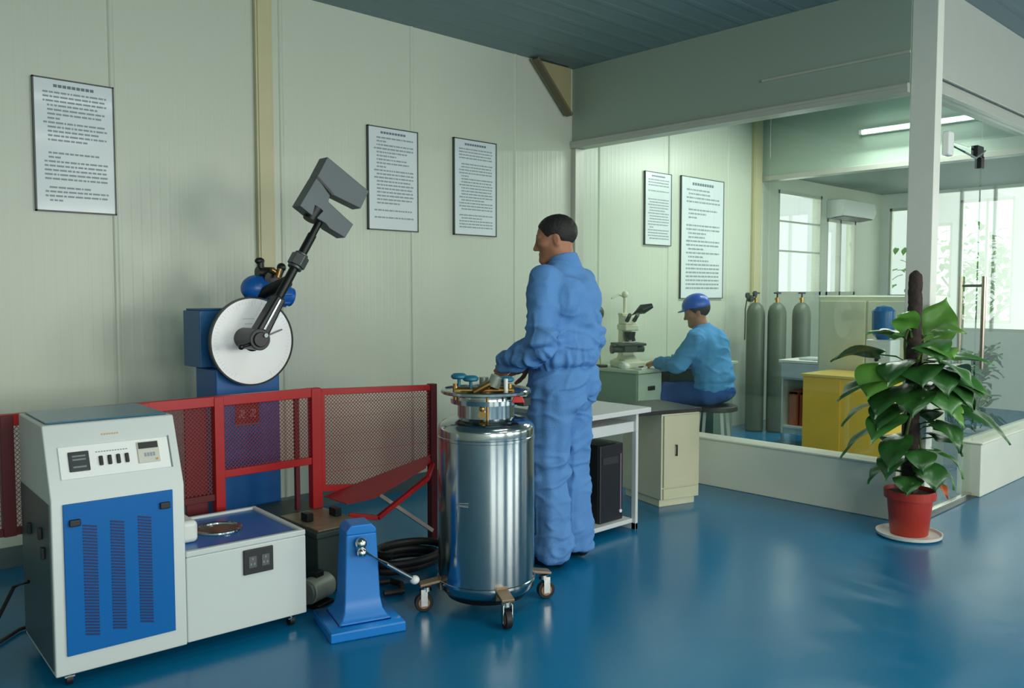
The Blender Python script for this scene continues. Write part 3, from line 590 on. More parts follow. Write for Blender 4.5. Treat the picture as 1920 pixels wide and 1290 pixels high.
# ------------------------------------------------------------------ implicit bodies: one continuous surface per body or garment
class SDF:
    def __init__(s): s.p = []
    def cap(s, a, b, ra, rb=None, k=.03, flat=False, sub=False, sq=None):
        s.p.append(('cap', np.array(a, float), np.array(b, float), ra, ra if rb is None else rb, k, flat, sub, sq)); return s
    def ell(s, c, r, k=.03, rot=None, sub=False):
        s.p.append(('ell', np.array(c, float), np.array(r, float), None if rot is None else np.array(rot), 0, k, False, sub, None)); return s
    def cut(s, p, n):
        n = np.array(n, float); s.p.append(('cut', np.array(p, float), n / np.linalg.norm(n), 0, 0, 0, False, False, None)); return s
    def mesh(s, h):
        lo = np.full(3, 9e9); hi = -lo; bb = []
        for q in s.p:
            if q[0] == 'cap': m = max(q[3], q[4]) * (1 if q[8] is None else max(q[8])); l = np.minimum(q[1], q[2]) - m; u = np.maximum(q[1], q[2]) + m
            elif q[0] == 'ell': m = max(q[2]) if q[3] is not None else q[2]; l = q[1] - m; u = q[1] + m
            else: bb.append(None); continue
            bb.append((l, u)); 
            if not q[7]: lo = np.minimum(lo, l); hi = np.maximum(hi, u)
        lo -= 4 * h; hi += 4 * h; n = np.ceil((hi - lo) / h).astype(int) + 1
        F = np.full(n, 1.0, np.float32)
        for q, b in zip(s.p, bb):
            if b is None: i0 = np.zeros(3, int); i1 = n
            else:
                e = q[5] + 3 * h; i0 = np.maximum(0, np.floor((b[0] - e - lo) / h).astype(int)); i1 = np.minimum(n, np.ceil((b[1] + e - lo) / h).astype(int) + 1)
            if np.any(i1 <= i0): continue
            X, Y, Z = np.meshgrid(*[(lo[a] + h * np.arange(i0[a], i1[a])).astype(np.float32) for a in range(3)], indexing='ij', sparse=True)
            sl = tuple(slice(i0[a], i1[a]) for a in range(3)); f = F[sl]
            if q[0] == 'cut':
                d = (X - q[1][0]) * q[2][0] + (Y - q[1][1]) * q[2][1] + (Z - q[1][2]) * q[2][2]; F[sl] = np.maximum(f, d); continue
            if q[0] == 'cap':
                a = q[1]; ba = q[2] - a; L2 = max(1e-9, ba @ ba)
                t = ((X - a[0]) * ba[0] + (Y - a[1]) * ba[1] + (Z - a[2]) * ba[2]) / L2; tc = np.clip(t, 0, 1)
                dx, dy, dz = X - a[0] - tc * ba[0], Y - a[1] - tc * ba[1], Z - a[2] - tc * ba[2]
                if q[8] is not None: dx, dy, dz = dx / q[8][0], dy / q[8][1], dz / q[8][2]
                d = np.sqrt(dx * dx + dy * dy + dz * dz) - (q[3] + (q[4] - q[3]) * tc)
                if q[6]: d = np.maximum(d, (t - 1) * math.sqrt(L2))
            else:
                dx, dy, dz = X - q[1][0], Y - q[1][1], Z - q[1][2]
                if q[3] is not None:
                    M = q[3]; dx, dy, dz = M[0, 0] * dx + M[1, 0] * dy + M[2, 0] * dz, M[0, 1] * dx + M[1, 1] * dy + M[2, 1] * dz, M[0, 2] * dx + M[1, 2] * dy + M[2, 2] * dz
                r = q[2]; k0 = np.sqrt((dx / r[0]) ** 2 + (dy / r[1]) ** 2 + (dz / r[2]) ** 2) + 1e-6
                k1 = np.sqrt((dx / r[0] ** 2) ** 2 + (dy / r[1] ** 2) ** 2 + (dz / r[2] ** 2) ** 2) + 1e-6; d = k0 * (k0 - 1) / k1
            k = max(q[5], 1e-4)
            if q[7]:
                hh = np.clip(.5 - .5 * (f + d) / k, 0, 1); F[sl] = f * (1 - hh) - d * hh + k * hh * (1 - hh)
            else:
                hh = np.clip(.5 + .5 * (f - d) / k, 0, 1); F[sl] = f * (1 - hh) + d * hh - k * hh * (1 - hh)
        S = F < 0; c = S[:-1, :-1, :-1].astype(np.int8)
        cnt = sum(S[i:n[0] - 1 + i, j:n[1] - 1 + j, l:n[2] - 1 + l].astype(np.int8) for i in (0, 1) for j in (0, 1) for l in (0, 1))
        act = (cnt > 0) & (cnt < 8); idx = -np.ones(act.shape, np.int64); C = np.argwhere(act); idx[act] = np.arange(len(C))
        acc = np.zeros((len(C), 3)); num = np.zeros(len(C)); cor = [(i, j, l) for i in (0, 1) for j in (0, 1) for l in (0, 1)]
        for a in cor:
            for ax in range(3):
                if a[ax]: continue
                b = list(a); b[ax] = 1; A_ = C + a; B_ = C + b; fa = F[A_[:, 0], A_[:, 1], A_[:, 2]]; fb = F[B_[:, 0], B_[:, 1], B_[:, 2]]
                m = (fa < 0) != (fb < 0); t = np.where(m, fa / np.where(m, fa - fb, 1), 0); p = np.array(a, float)[None, :].repeat(len(C), 0); p[:, ax] += t
                acc[m] += p[m]; num[m] += 1
        V = lo + h * (C + acc / num[:, None]); Q = []
        for ax in range(3):
            u, v = (ax + 1) % 3, (ax + 2) % 3; s0 = [slice(1, n[k] - 1) for k in range(3)]; s0[ax] = slice(0, n[ax] - 1); s1 = list(s0); s1[ax] = slice(1, n[ax])
            a = S[tuple(s0)]; b = S[tuple(s1)]; E = np.argwhere(a != b); 
            if not len(E): continue
            sg = a[E[:, 0], E[:, 1], E[:, 2]]; E = E + [0 if k == ax else 1 for k in range(3)]
            def at(du, dv):
                G = E.copy(); G[:, u] -= du; G[:, v] -= dv; return idx[G[:, 0], G[:, 1], G[:, 2]]
            q4 = np.stack([at(1, 1), at(0, 1), at(0, 0), at(1, 0)], 1); q4[~sg] = q4[~sg][:, ::-1]; Q.append(q4)
        return V, np.concatenate(Q)
def vnoise(P, seed=0):
    rs = np.random.RandomState(seed); T = rs.rand(32, 32, 32); I = np.floor(P).astype(int); f = P - I; f = f * f * (3 - 2 * f); out = 0
    for i in (0, 1):
        for j in (0, 1):
            for l in (0, 1):
                out = out + T[(I[:, 0] + i) % 32, (I[:, 1] + j) % 32, (I[:, 2] + l) % 32] * (f[:, 0] if i else 1 - f[:, 0]) * (f[:, 1] if j else 1 - f[:, 1]) * (f[:, 2] if l else 1 - f[:, 2])
    return out - .5
def ridge(P, seed, wd=.06):
    return np.exp(-(vnoise(P, seed) / wd) ** 2)
def smooth_v(V, Q, it, lam=.5):
    e = np.concatenate([Q[:, [0, 1]], Q[:, [1, 2]], Q[:, [2, 3]], Q[:, [3, 0]]]); nv = len(V)
    deg = np.bincount(e[:, 0], minlength=nv) + np.bincount(e[:, 1], minlength=nv)
    for _ in range(it):
        W = np.stack([np.bincount(e[:, 0], V[e[:, 1], k], nv) + np.bincount(e[:, 1], V[e[:, 0], k], nv) for k in range(3)], 1) / np.maximum(deg, 1)[:, None]
        V = V + lam * (W - V)
    return V
def sdf_obj(name, sdf, m, parent, h=.007, folds=None, sm=2):
    V, Q = sdf.mesh(h); V = smooth_v(V, Q, sm)
    if folds is not None:
        n = np.cross(V[Q[:, 2]] - V[Q[:, 0]], V[Q[:, 3]] - V[Q[:, 1]]); N_ = np.stack([sum(np.bincount(Q[:, c], n[:, k], len(V)) for c in range(4)) for k in range(3)], 1)
        N_ /= np.linalg.norm(N_, axis=1)[:, None] + 1e-12; V = V + N_ * folds(V)[:, None]; V = smooth_v(V, Q, 1, .3)
    me = bpy.data.meshes.new(name); me.vertices.add(len(V)); me.vertices.foreach_set('co', V.astype(np.float32).ravel())
    me.loops.add(len(Q) * 4); me.loops.foreach_set('vertex_index', Q.astype(np.int32).ravel()); me.polygons.add(len(Q)); me.polygons.foreach_set('loop_start', (np.arange(len(Q)) * 4).astype(np.int32))
    me.update(calc_edges=True); me.validate(); me.shade_smooth(); me.materials.append(m)
    o = bpy.data.objects.new(name, me); col.objects.link(o); o.parent = parent; return o
def nrm(v): v = np.array(v, float); return v / np.linalg.norm(v)
def add_hand(S, wr, d, pn, side, curl=.6, sc=1.0):
    """hand from the wrist: fingers along d, palm facing pn, thumb on the side given"""
    wr = np.array(wr, float); d = nrm(d); pn = np.array(pn, float); pn = nrm(pn - d * (pn @ d)); sv = np.cross(d, pn) * side
    for o_, l in ((-.030, .080), (-.010, .086), (.010, .084), (.030, .076)):
        S.cap(wr + sv * o_ * .55 * sc, wr + d * l * sc + sv * o_ * sc, .014 * sc, .0115 * sc, k=.012)
    for o_, l0, ls in ((.031, .078, (.038, .024, .019)), (.010, .087, (.042, .027, .021)), (-.011, .084, (.039, .026, .020)), (-.030, .076, (.030, .021, .017))):
        p = wr + d * l0 * sc + sv * o_ * sc; a = curl * .5
        for i, l in enumerate(ls):
            dd = d * math.cos(a) + pn * math.sin(a); q = p + dd * l * sc; S.cap(p, q, (.0095 - .0008 * i) * sc, (.0088 - .0008 * i) * sc, k=.003); p = q; a += curl * (.75 if i == 0 else .5)
    p = wr + d * .022 * sc + sv * .026 * sc
    for l, a, b in ((.042, .75, .35), (.032, .45, .55), (.025, .25, .65)):
        dd = nrm(d * (1 - a * .3) + sv * a + pn * b); q = p + dd * l * sc; S.cap(p, q, .0125 * sc, .0100 * sc, k=.006); p = q
def head(S, c, fwd, sc=1.0, tilt=0):
    """a head with brow, nose, lips, chin, jaw, ears and eye sockets; c is the centre of the skull"""
    f = nrm(fwd); l = nrm(np.cross([0, 0, 1], f)); u = np.cross(f, l); M = np.stack([f, l, u], 1); c = np.array(c, float)
    P = lambda x, y, z: c + M @ (np.array([x, y, z]) * sc)
    r = lambda *a: np.array(a) * sc
    S.ell(P(-.012, 0, .030), r(.098, .077, .090), .02, M); S.ell(P(.030, 0, -.020), r(.062, .062, .085), .03, M)
    S.cap(P(.01, .045, -.055), P(.070, .016, -.098), .026 * sc, .020 * sc, .03); S.cap(P(.01, -.045, -.055), P(.070, -.016, -.098), .026 * sc, .020 * sc, .03)
    S.ell(P(.078, 0, -.098), r(.018, .022, .017), .02, M)
    S.cap(P(.078, .040, .022), P(.084, .012, .020), .011 * sc, .010 * sc, .014); S.cap(P(.078, -.040, .022), P(.084, -.012, .020), .011 * sc, .010 * sc, .014)
    S.ell(P(.060, .045, -.018), r(.024, .020, .018), .02, M); S.ell(P(.060, -.045, -.018), r(.024, .020, .018), .02, M)
    S.ell(P(.098, .031, .003), r(.018, .016, .010), .01, M, True); S.ell(P(.098, -.031, .003), r(.018, .016, .010), .01, M, True)
    S.ell(P(.078, .031, .002), r(.013, .013, .0115), .006, M); S.ell(P(.078, -.031, .002), r(.013, .013, .0115), .006, M)
    S.cap(P(.088, 0, .010), P(.110, 0, -.034), .008 * sc, .012 * sc, .012); S.ell(P(.098, .012, -.040), r(.011, .008, .007), .006, M); S.ell(P(.098, -.012, -.040), r(.011, .008, .007), .006, M)
    S.cap(P(.088, .018, -.064), P(.088, -.018, -.064), .0075 * sc, None, .008); S.cap(P(.086, .014, -.076), P(.086, -.014, -.076), .008 * sc, None, .006)
    S.cap(P(.100, .02, -.070), P(.100, -.02, -.070), .003 * sc, None, .004, sub=True)
    for s in (1, -1):
        S.ell(P(-.012, .079 * s, -.008), r(.018, .008, .032), .008, M); S.ell(P(-.006, .087 * s, -.006), r(.009, .006, .019), .005, M, True)
    return M, P

# ------------------------------------------------------------------ standing man
def standing_man():
    HD = R(102); t = thing('person', 'person in a blue work suit standing and watching the tester', 'person', (3.075, 2.892, 0), HD)
    hy = R(28); hf = (math.cos(hy), math.sin(hy), -.16); hc = np.array([.045, .006, 1.618])
    LS, LE, LW = np.array([-.015, .192, 1.405]), np.array([-.035, .272, 1.115]), np.array([.205, .180, .985])
    RS, RE, RW = np.array([.005, -.185, 1.40]), np.array([.0, -.265, 1.12]), np.array([.235, -.070, .985])
    LHd, RHd = nrm([.95, -.25, -.28]), nrm([.9, .35, -.25])
    B = SDF()
    M, P = head(B, hc, hf, .96)
    B.cap((-.012, 0, 1.44), (.012, 0, 1.56), .060, .057, .03)
    B.ell((.0, 0, 1.30), (.105, .165, .17), .05); B.ell((.0, 0, 1.10), (.105, .145, .16), .06); B.ell((0, 0, .96), (.105, .155, .12), .05)
    B.cap((-.01, -.14, 1.40), (-.01, .14, 1.40), .055, None, .05)
    for a, b, c_, dd, pn, sd in ((LS, LE, LW, LHd, (.1, -.9, -.3), 1), (RS, RE, RW, RHd, (.1, .9, -.3), -1)):
        B.cap(a, b, .048, .038, .03); B.cap(b, c_, .038, .026, .02); add_hand(B, c_ + dd * .005, dd, pn, sd, .65)
    for s in (1, -1):
        B.cap((0, .085 * s, .93), (.01, .10 * s, .50), .080, .052, .04); B.cap((.01, .10 * s, .50), (-.02, .10 * s, .09), .052, .036, .03); B.cap((-.02, .10 * s, .06), (.10, .115 * s, .035), .034, .028, .02)
    sdf_obj('body', B, M_SKIN, t, .0052)
    Hh = SDF(); c2 = P(-.016, 0, .034); Hh.ell(c2, (.106, .084, .093), .01, M)
    Hh.ell(P(.118, 0, -.030), (.085, .13, .105), .012, M, True); Hh.ell(P(.070, 0, -.085), (.085, .13, .095), .012, M, True); Hh.ell(P(-.05, 0, -.150), (.12, .12, .095), .01, M, True)
    for s in (1, -1): Hh.ell(P(.006, .085 * s, -.022), (.034, .024, .040), .008, M, True)
    sdf_obj('hair', Hh, M_HAIR, t, .0045, lambda V: -.0035 + .0025 * vnoise(V * 90, 3))
    for s in (1, -1):
        e = MB().ball(P(.0755, .030 * s, .002), .0125, n=16, m=10).build('eye', mat('eye_white', (220, 214, 206), .2, noise=0), t)
        MB().ball(P(.0835, .0315 * s, .002), .0058, n=12, m=8).build('iris', mat('iris_dark', (28, 20, 16), .2, noise=0), e)
        MB().tube([P(.086, .012 * s, .026), P(.087, .032 * s, .032), P(.076, .050 * s, .027)], [.0035, .0045, .002], 6).build('eyebrow', M_HAIR, t)
    # jacket
    J = SDF()
    J.ell((-.012, 0, 1.29), (.155, .212, .19), .05); J.ell((-.004, 0, 1.10), (.158, .196, .17), .06); J.cap((-.012, -.150, 1.405), (-.012, .150, 1.405), .070, None, .05); J.cap((-.045, -.10, 1.33), (-.055, .10, 1.33), .095, None, .05)
    J.cap((-.012, 0, 1.42), (.0, 0, 1.505), .088, .073, .035, flat=True)
    J.ell((0, 0, 1.0), (.148, .182, .06), .04)
    for a, b, c_ in ((LS, LE, LW), (RS, RE, RW)):
        J.cap(a, b, .077, .066, .018); J.cap(b, c_ + nrm(c_ - b) * .015, .068, .052, .03, flat=True)
        d_ = nrm(c_ - b); J.cap(c_ - d_ * .04, c_ + d_ * .018, .054, .052, .006, flat=True)
    J.cut((0, 0, .968), (0, 0, -1)); J.cap((.01, 0, 1.50), (.02, 0, 1.60), .060, .060, .01, sub=True)
    def fj(V):
        side = np.exp(-((V[:, 2] - 1.10) / .12) ** 2)
        el = sum(np.exp(-np.sum((V - e) ** 2, 1) / .10 ** 2) for e in (LE, RE)); sh = np.exp(-np.sum((V - (LS + [-.03, -.05, -.1])) ** 2, 1) / .14 ** 2)
        w1 = vnoise(V * [9, 9, 26] + V[:, [2, 2, 0]] * [6, -6, 3], 1); w2 = vnoise(V * [22, 22, 7], 2); w3 = vnoise(V * [30, 30, 30], 5)
        waist = np.exp(-((V[:, 2] - .992) / .012) ** 2) * -.010 + np.exp(-((V[:, 2] - 1.03) / .03) ** 2) * .012
        hem = np.exp(-((V[:, 2] - 1.03) / .05) ** 2) * .008 * np.sin(np.arctan2(V[:, 1], V[:, 0]) * 26 + 6 * w2)
        back = np.exp(-((V[:, 0] + .13) / .07) ** 2) * np.exp(-((V[:, 1] - .10) / .05) ** 2) * np.exp(-((V[:, 2] - 1.22) / .12) ** 2) * -.012
        D = V @ np.array([[9, 3, 4], [3, 9, -5], [-10, 8, 15.]])
        return .028 * w1 * (.4 + side + el) + .020 * w2 * (.6 + sh) + .008 * ridge(D, 11, .10) * (.35 + side + 1.2 * el) + .005 * ridge(V * [15, 15, 4.5], 12, .10) + waist + hem + back
    sdf_obj('jacket', J, M_CLOTH, t, .0065, fj)
    C = SDF(); C.cap((-.014, 0, 1.475), (.004, 0, 1.535), .080, .071, .01, flat=True); C.cap((-.012, 0, 1.43), (.006, 0, 1.60), .064, .060, .004, sub=True); C.cut((-.01, 0, 1.482), (.2, 0, -1)); C.ell((.10, 0, 1.51), (.05, .03, .07), .01, None, True)
    sdf_obj('collar', C, M_CLOTH, t, .005)
    # trousers
    T = SDF(); T.ell((-.005, 0, .925), (.155, .190, .125), .05); T.ell((-.06, .06, .88), (.085, .085, .09), .05); T.ell((-.06, -.06, .88), (.085, .085, .09), .05)
    for s in (1, -1):
        k_ = np.array([.018, .108 * s, .50]); T.cap((.0, .088 * s, .88), k_, .112, .088, .045); T.cap(k_, (-.018, .112 * s, .10), .088, .083, .03); T.cap((-.018, .112 * s, .13), (-.016, .114 * s, .052), .083, .088, .02, flat=True)
    T.cut((0, 0, .995), (0, 0, 1))
    def ft(V):
        kn = np.exp(-((V[:, 2] - .50) / .10) ** 2); an = np.exp(-((V[:, 2] - .13) / .08) ** 2); hp = np.exp(-((V[:, 2] - .84) / .09) ** 2)
        w1 = vnoise(V * [8, 8, 26] + V[:, [2, 2, 1]] * [5, 5, 9], 7); w2 = vnoise(V * [24, 24, 5], 8)
        seat = np.exp(-(V[:, 1] / .020) ** 2) * np.exp(-((V[:, 2] - .86) / .09) ** 2) * (V[:, 0] < 0) * -.018
        D = V @ np.array([[7, 3, 5], [4, 7, -4], [-9, 9, 13.]])
        return .026 * w1 * (.4 + kn + an + .7 * hp) + .020 * w2 + .009 * ridge(D, 13, .09) * (.5 + kn + 1.1 * an + .8 * hp) + .005 * ridge(V * [14, 14, 4.0], 14, .10) + seat + .006 * np.exp(-((V[:, 2] - .965) / .02) ** 2)
    sdf_obj('trousers', T, M_CLOTH, t, .0065, ft)
    for s in (1, -1):
        Sx = SDF(); y = .114 * s; Sx.cap((-.045, y, .048), (.02, y, .050), .042, .040, .02); Sx.cap((.02, y, .040), (.155, y + .012 * s, .032), .038, .030, .03); Sx.cap((-.045, y, .08), (-.035, y, .11), .040, .040, .02); Sx.cut((0, 0, .004), (0, 0, -1))
        sdf_obj('shoe', Sx, M_SHOE, t, .006)
    return t
standing_man()

# ------------------------------------------------------------------ seated worker behind the glass
def seated_worker():
    t = thing('person', 'person in a blue cap seated at the bench behind the glass', 'person', (5.72, 3.74, 0), R(100))
    hc = np.array([.165, 0, 1.205]); hf = (.86, .42, -.30); B = SDF(); M, P = head(B, hc, hf, .94)
    B.cap((.10, 0, 1.03), (.145, 0, 1.15), .058, .054, .03); B.ell((.07, 0, .88), (.10, .155, .19), .05); B.ell((.0, 0, .62), (.11, .15, .12), .06); B.cap((.09, -.13, 1.0), (.09, .13, 1.0), .05, None, .05)
    LE, LW, RE, RW = np.array([.20, .26, .80]), np.array([.42, .17, .795]), np.array([.22, -.25, .80]), np.array([.42, -.08, .80])
    for sgn, e, w_ in ((1, LE, LW), (-1, RE, RW)):
        B.cap((.08, .175 * sgn, .985), e, .046, .037, .03); B.cap(e, w_, .037, .026, .02); add_hand(B, w_, (1, -.2 * sgn, -.1), (0, -.3 * sgn, -1), sgn, .6)
    for s in (1, -1):
        B.cap((.02, .09 * s, .56), (.40, .105 * s - .06, .53), .074, .052, .04); B.cap((.40, .105 * s - .06, .53), (.34, .105 * s - .06, .10), .050, .036, .03); B.cap((.33, .105 * s - .06, .06), (.45, .11 * s - .06, .035), .034, .028, .02)
    sdf_obj('body', B, M_SKIN, t, .0065)
    Hh = SDF(); Hh.ell(P(-.018, 0, .026), (.102, .081, .088), .01, M); Hh.ell(P(.10, 0, -.055), (.095, .13, .10), .012, M, True); Hh.ell(P(-.03, 0, -.145), (.12, .12, .085), .01, M, True)
    sdf_obj('hair', Hh, M_HAIR, t, .006)
    Cp = SDF(); Cp.ell(P(-.012, 0, .055), (.112, .092, .092), .01, M); Cp.cut(P(0, 0, .030), -(M @ np.array([-.18, 0, 1]))); Cp.ell(P(.098, 0, .038), (.052, .062, .009), .015, M)
    cap_ = sdf_obj('cap', Cp, mat('cap_blue', (26, 88, 190), .35), t, .005)
    MB().ball(P(-.06, .055, .105), .018, .012, .014).build('cap_highlight', M_WHITE, cap_)  # white lump standing in for a highlight on the cap
    J = SDF(); J.ell((.055, 0, .88), (.145, .200, .20), .05); J.ell((.0, 0, .68), (.150, .195, .17), .06); J.cap((.08, -.150, 1.0), (.08, .150, 1.0), .070, None, .05); J.cap((.09, 0, 1.02), (.12, 0, 1.10), .085, .07, .03, flat=True); J.cap((.03, -.08, .95), (.03, .08, .95), .09, None, .05)
    for sgn, e, w_ in ((1, LE, LW), (-1, RE, RW)): J.cap((.075, .19 * sgn, .985), e, .078, .066, .022); J.cap(e, w_, .066, .048, .03, flat=True)
    J.cut((0, 0, .56), (0, 0, -1)); J.cap((.12, 0, 1.09), (.15, 0, 1.18), .06, .06, .01, sub=True)
    fj = lambda V: .014 * vnoise(V * [9, 9, 24], 21) + .009 * ridge(V @ np.array([[7, 3, 5], [4, 7, -4], [-9, 9, 13.]]), 25, .10) + .018 * vnoise(V * [24, 20, 8], 22) + .010 * np.exp(-((V[:, 2] - .61) / .03) ** 2) - .012 * np.exp(-((V[:, 2] - .655) / .012) ** 2)
    sdf_obj('jacket', J, M_CLOTH2, t, .008, fj)
    T = SDF(); T.ell((.0, 0, .58), (.155, .185, .10), .05)
    for s in (1, -1):
        T.cap((.03, .092 * s, .57), (.41, .105 * s - .06, .545), .098, .078, .04); T.cap((.41, .105 * s - .06, .545), (.345, .105 * s - .06, .07), .078, .068, .03, flat=True)
    sdf_obj('trousers', T, mat('denim_blue', (52, 92, 160), .85, noise=.1, spec=.2), t, .009, lambda V: .02 * vnoise(V * [12, 12, 14], 23))
    for s in (1, -1):
        Sx = SDF(); y = .105 * s - .06; Sx.cap((.31, y, .045), (.45, y + .01, .034), .038, .030, .03); Sx.cut((0, 0, .004), (0, 0, -1)); sdf_obj('shoe', Sx, M_SHOE, t, .008)
    return t
seated_worker()
t = thing('stool', 'round dark stool with white legs under the seated worker', 'stool', (5.70, 3.74, 0), R(20))
MB().cyl((0, 0, .435), (0, 0, .475), .19, .185, n=40).build('seat', mat('stool_dark', (38, 44, 46), .5), t, .008)
for i in range(4):
    a = PI / 4 + i * PI / 2; MB().tube([(.12 * math.cos(a), .12 * math.sin(a), .435), (.17 * math.cos(a), .17 * math.sin(a), 0)], .013).build('leg', M_WHITE, t)
MB().torus((0, 0, .16), (0, 0, 1), .155, .008).build('foot_ring', M_WHITE, t)

# ------------------------------------------------------------------ white desk with computer, beige cupboard
t = thing('desk', 'white steel desk just behind the standing man', 'desk', (3.55, 3.28, 0))
D = lambda x0, x1, y0, y1, z0, z1: (x0 - 3.55, x1 - 3.55, y0 - 3.28, y1 - 3.28, z0, z1)
M_DESK = mat('desk_grey_white', (206, 208, 206), .4); 
box('desktop', M_DESK, *D(3.31, 3.885, 2.96, 3.60, .672, .70), t, .004)
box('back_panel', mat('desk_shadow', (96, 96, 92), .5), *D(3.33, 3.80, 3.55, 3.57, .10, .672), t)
for x in (3.33, 3.785):
    MB().box(*D(x, x + .022, 2.99, 3.56, .565, .672)).box(*D(x, x + .022, 2.99, 3.02, 0, .565)).box(*D(x, x + .022, 3.53, 3.56, 0, .565)).box(*D(x, x + .022, 2.99, 3.56, .0, .04)).build('side_frame', M_DESK, t, .002)
box('keyboard_tray', M_DESK, *D(3.352, 3.785, 3.005, 3.40, .565, .625), t, .003)
box('bottom_shelf', M_DESK, *D(3.352, 3.785, 3.01, 3.50, .04, .065), t, .003)
t = thing('computer_tower', 'black computer tower on the lower shelf of the white desk', 'computer', (3.64, 3.25, .065))
MB().box(-.10, .10, -.19, .22, 0, .44).build('case', M_BLACK, t, .006)
fp = MB().box(-.10, .10, -.205, -.19, 0, .44).build('front_bezel', mat('bezel_black', (34, 34, 38), .3), t, .008)
MB().box(.070, .080, -.209, -.204, .06, .38).build('silver_strip', mat('strip_grey', (150, 130, 150), .3, .5), fp)
MB().box(-.08, .05, -.208, -.204, .33, .37).build('drive_door', mat('drive_grey', (52, 52, 56), .3), fp); MB().cyl((.075, -.204, .05), (.075, -.211, .05), .010).build('power_button', M_WHITE, fp)
t = thing('cupboard', 'low beige cupboard with a black worktop right of the desk', 'cupboard', (4.285, 3.185, 0), R(-16))
MB().box(0, .30, 0, .42, .05, .595).box(.01, .29, .03, .40, 0, .05).build('body', mat('cupboard_beige', (216, 212, 184), .45), t, .004)
box('worktop', mat('worktop_black', (30, 32, 30), .35), -.22, .31, -.012, .45, .597, .622, t, .003)
dr = box('door', mat('cupboard_door', (204, 200, 168), .42), .012, .290, -.014, 0, .13, .585, t, .003)
MB().box(.098, .106, -.030, -.024, .33, .40).box(.098, .106, -.026, -.014, .33, .336).box(.098, .106, -.026, -.014, .394, .40).build('door_handle', M_DARK, dr)
box('kick_board', mat('kick_cream', (206, 204, 170), .45), .012, .290, -.012, 0, .055, .122, t, .002)

# ------------------------------------------------------------------ laboratory bench, microscope and things behind the glass
t = thing('laboratory_bench', 'grey green bench with a drawer where the seated worker works', 'bench', (5.9, 4.35, 0))
Q_ = lambda x0, x1, y0, y1, z0, z1: (x0 - 5.9, x1 - 5.9, y0 - 4.35, y1 - 4.35, z0, z1)
box('benchtop', M_LABGREEN, *Q_(5.20, 6.62, 4.09, 4.68, .725, .75), t, .004)
box('pedestal', mat('bench_green_side', (136, 160, 142), .45), *Q_(5.225, 5.54, 4.13, 4.66, .05, .724), t, .003)
box('pedestal', mat('bench_green_side', (136, 160, 142)), *Q_(6.30, 6.60, 4.13, 4.66, .05, .724), t, .003)
for z0, z1 in ((.49, .715), (.27, .47), (.07, .25)):
    dw = box('drawer', M_LABGREEN, *Q_(5.235, 5.53, 4.115, 4.13, z0, z1), t, .003); MB().box(*Q_(5.35, 5.43, 4.10, 4.115, (z0 + z1) / 2 - .02, (z0 + z1) / 2 + .015)).build('drawer_pull', M_DARK, dw, .004)
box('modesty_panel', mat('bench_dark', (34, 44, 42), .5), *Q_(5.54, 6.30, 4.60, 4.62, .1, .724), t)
t = thing('microscope', 'large cream inverted microscope on the bench facing the seated worker', 'microscope', (5.40, 4.36, .75), R(-30))
MB().loft([(0, .20, .30), (.05, .20, .30), (.07, .12, .20), (.10, .10, .12, 0, .04), (.40, .08, .09, 0, .07), (.44, .10, .10, 0, .06)]).build('stand', M_CREAM, t, .01)
MB().box(-.12, .12, -.11, .08, .18, .20).box(-.055, .055, -.08, .02, .13, .18).cyl((-.13, -.02, .15), (.13, -.02, .15), .028).build('stage', M_DGREEN, t, .005)
MB().cyl((0, -.04, .225), (0, -.04, .29), .04, .05, n=20).cyl((-.03, -.06, .215), (-.02, -.05, .27), .015).cyl((.03, -.06, .215), (.02, -.05, .27), .015).build('turret', M_DARK, t)
MB().box(-.06, .06, -.10, .10, .30, .35).loft([(.35, .11, .16), (.42, .08, .09)]).build('head', M_CREAM, t, .012)
for s in (-1, 1): MB().tube([(s * .03, -.06, .38), (s * .033, -.13, .43)], [.018, .016]).build('eyepiece', M_BLACK, t)
MB().tube([(.02, .08, .40), (.14, .04, .47), (.22, .02, .50)], [.03, .042, .02], 14).build('lamp_housing', M_DARK, t)
MB().cyl((0, .07, .44), (0, .07, .58), .014).ball((0, .07, .59), .028).tube([(0, .07, .56), (-.06, .05, .59), (-.13, .03, .56)], .008).build('camera_tube', M_CREAM, t)
MB().cyl((-.15, -.02, .15), (-.13, -.02, .15), .036).build('focus_knob', M_BLACK, t)
t = thing('desk_lamp', "dark round lamp head beside the standing man's shoulder, behind the glass", 'lamp', (5.20 + .06, 4.53, .75))
MB().cyl((0, 0, 0), (0, 0, .018), .06).build('base', M_DARK, t, .004); MB().tube([(0, 0, .018), (0, .02, .25), (-.03, 0, .42)], .008).build('arm', M_CREAM, t)
MB().ball((-.04, -.01, .44), .055, .04, .06).build('lamp_head', mat('dark_green_lamp', (24, 52, 44), .4), t)
def lump(name, label, cat, x, y, z, r, m, seed):
    S = SDF(); rs = random.Random(seed)
    for _ in range(6): S.ell((rs.uniform(-r, r) * .6, rs.uniform(-r, r) * .6, r * rs.uniform(.2, .5)), (r * .5, r * .5, r * .4), r * .3)
    S.cut((0, 0, 0), (0, 0, -1)); o = sdf_obj(name, S, m, None, r * .09, lambda V: r * .12 * vnoise(V / r * 3, seed)); o.location = (x, y, z); return tag(o, label, cat)
lump('cotton_wad', 'crumpled white cloth on the left end of the grey green bench', 'cloth', 5.285, 4.30, .75, .062, M_WHITE, 4)
t = thing('sample_tray', 'small white tray with dark samples between the microscope and the hands', 'tray', (5.31, 4.15, .75), R(10))
MB().box(-.05, .05, -.03, .03, 0, .004).box(-.05, .05, -.03, -.026, 0, .02).box(-.05, .05, .026, .03, 0, .02).box(-.05, -.046, -.03, .03, 0, .02).box(.046, .05, -.03, .03, 0, .02).build('tray', M_WHITE, t)
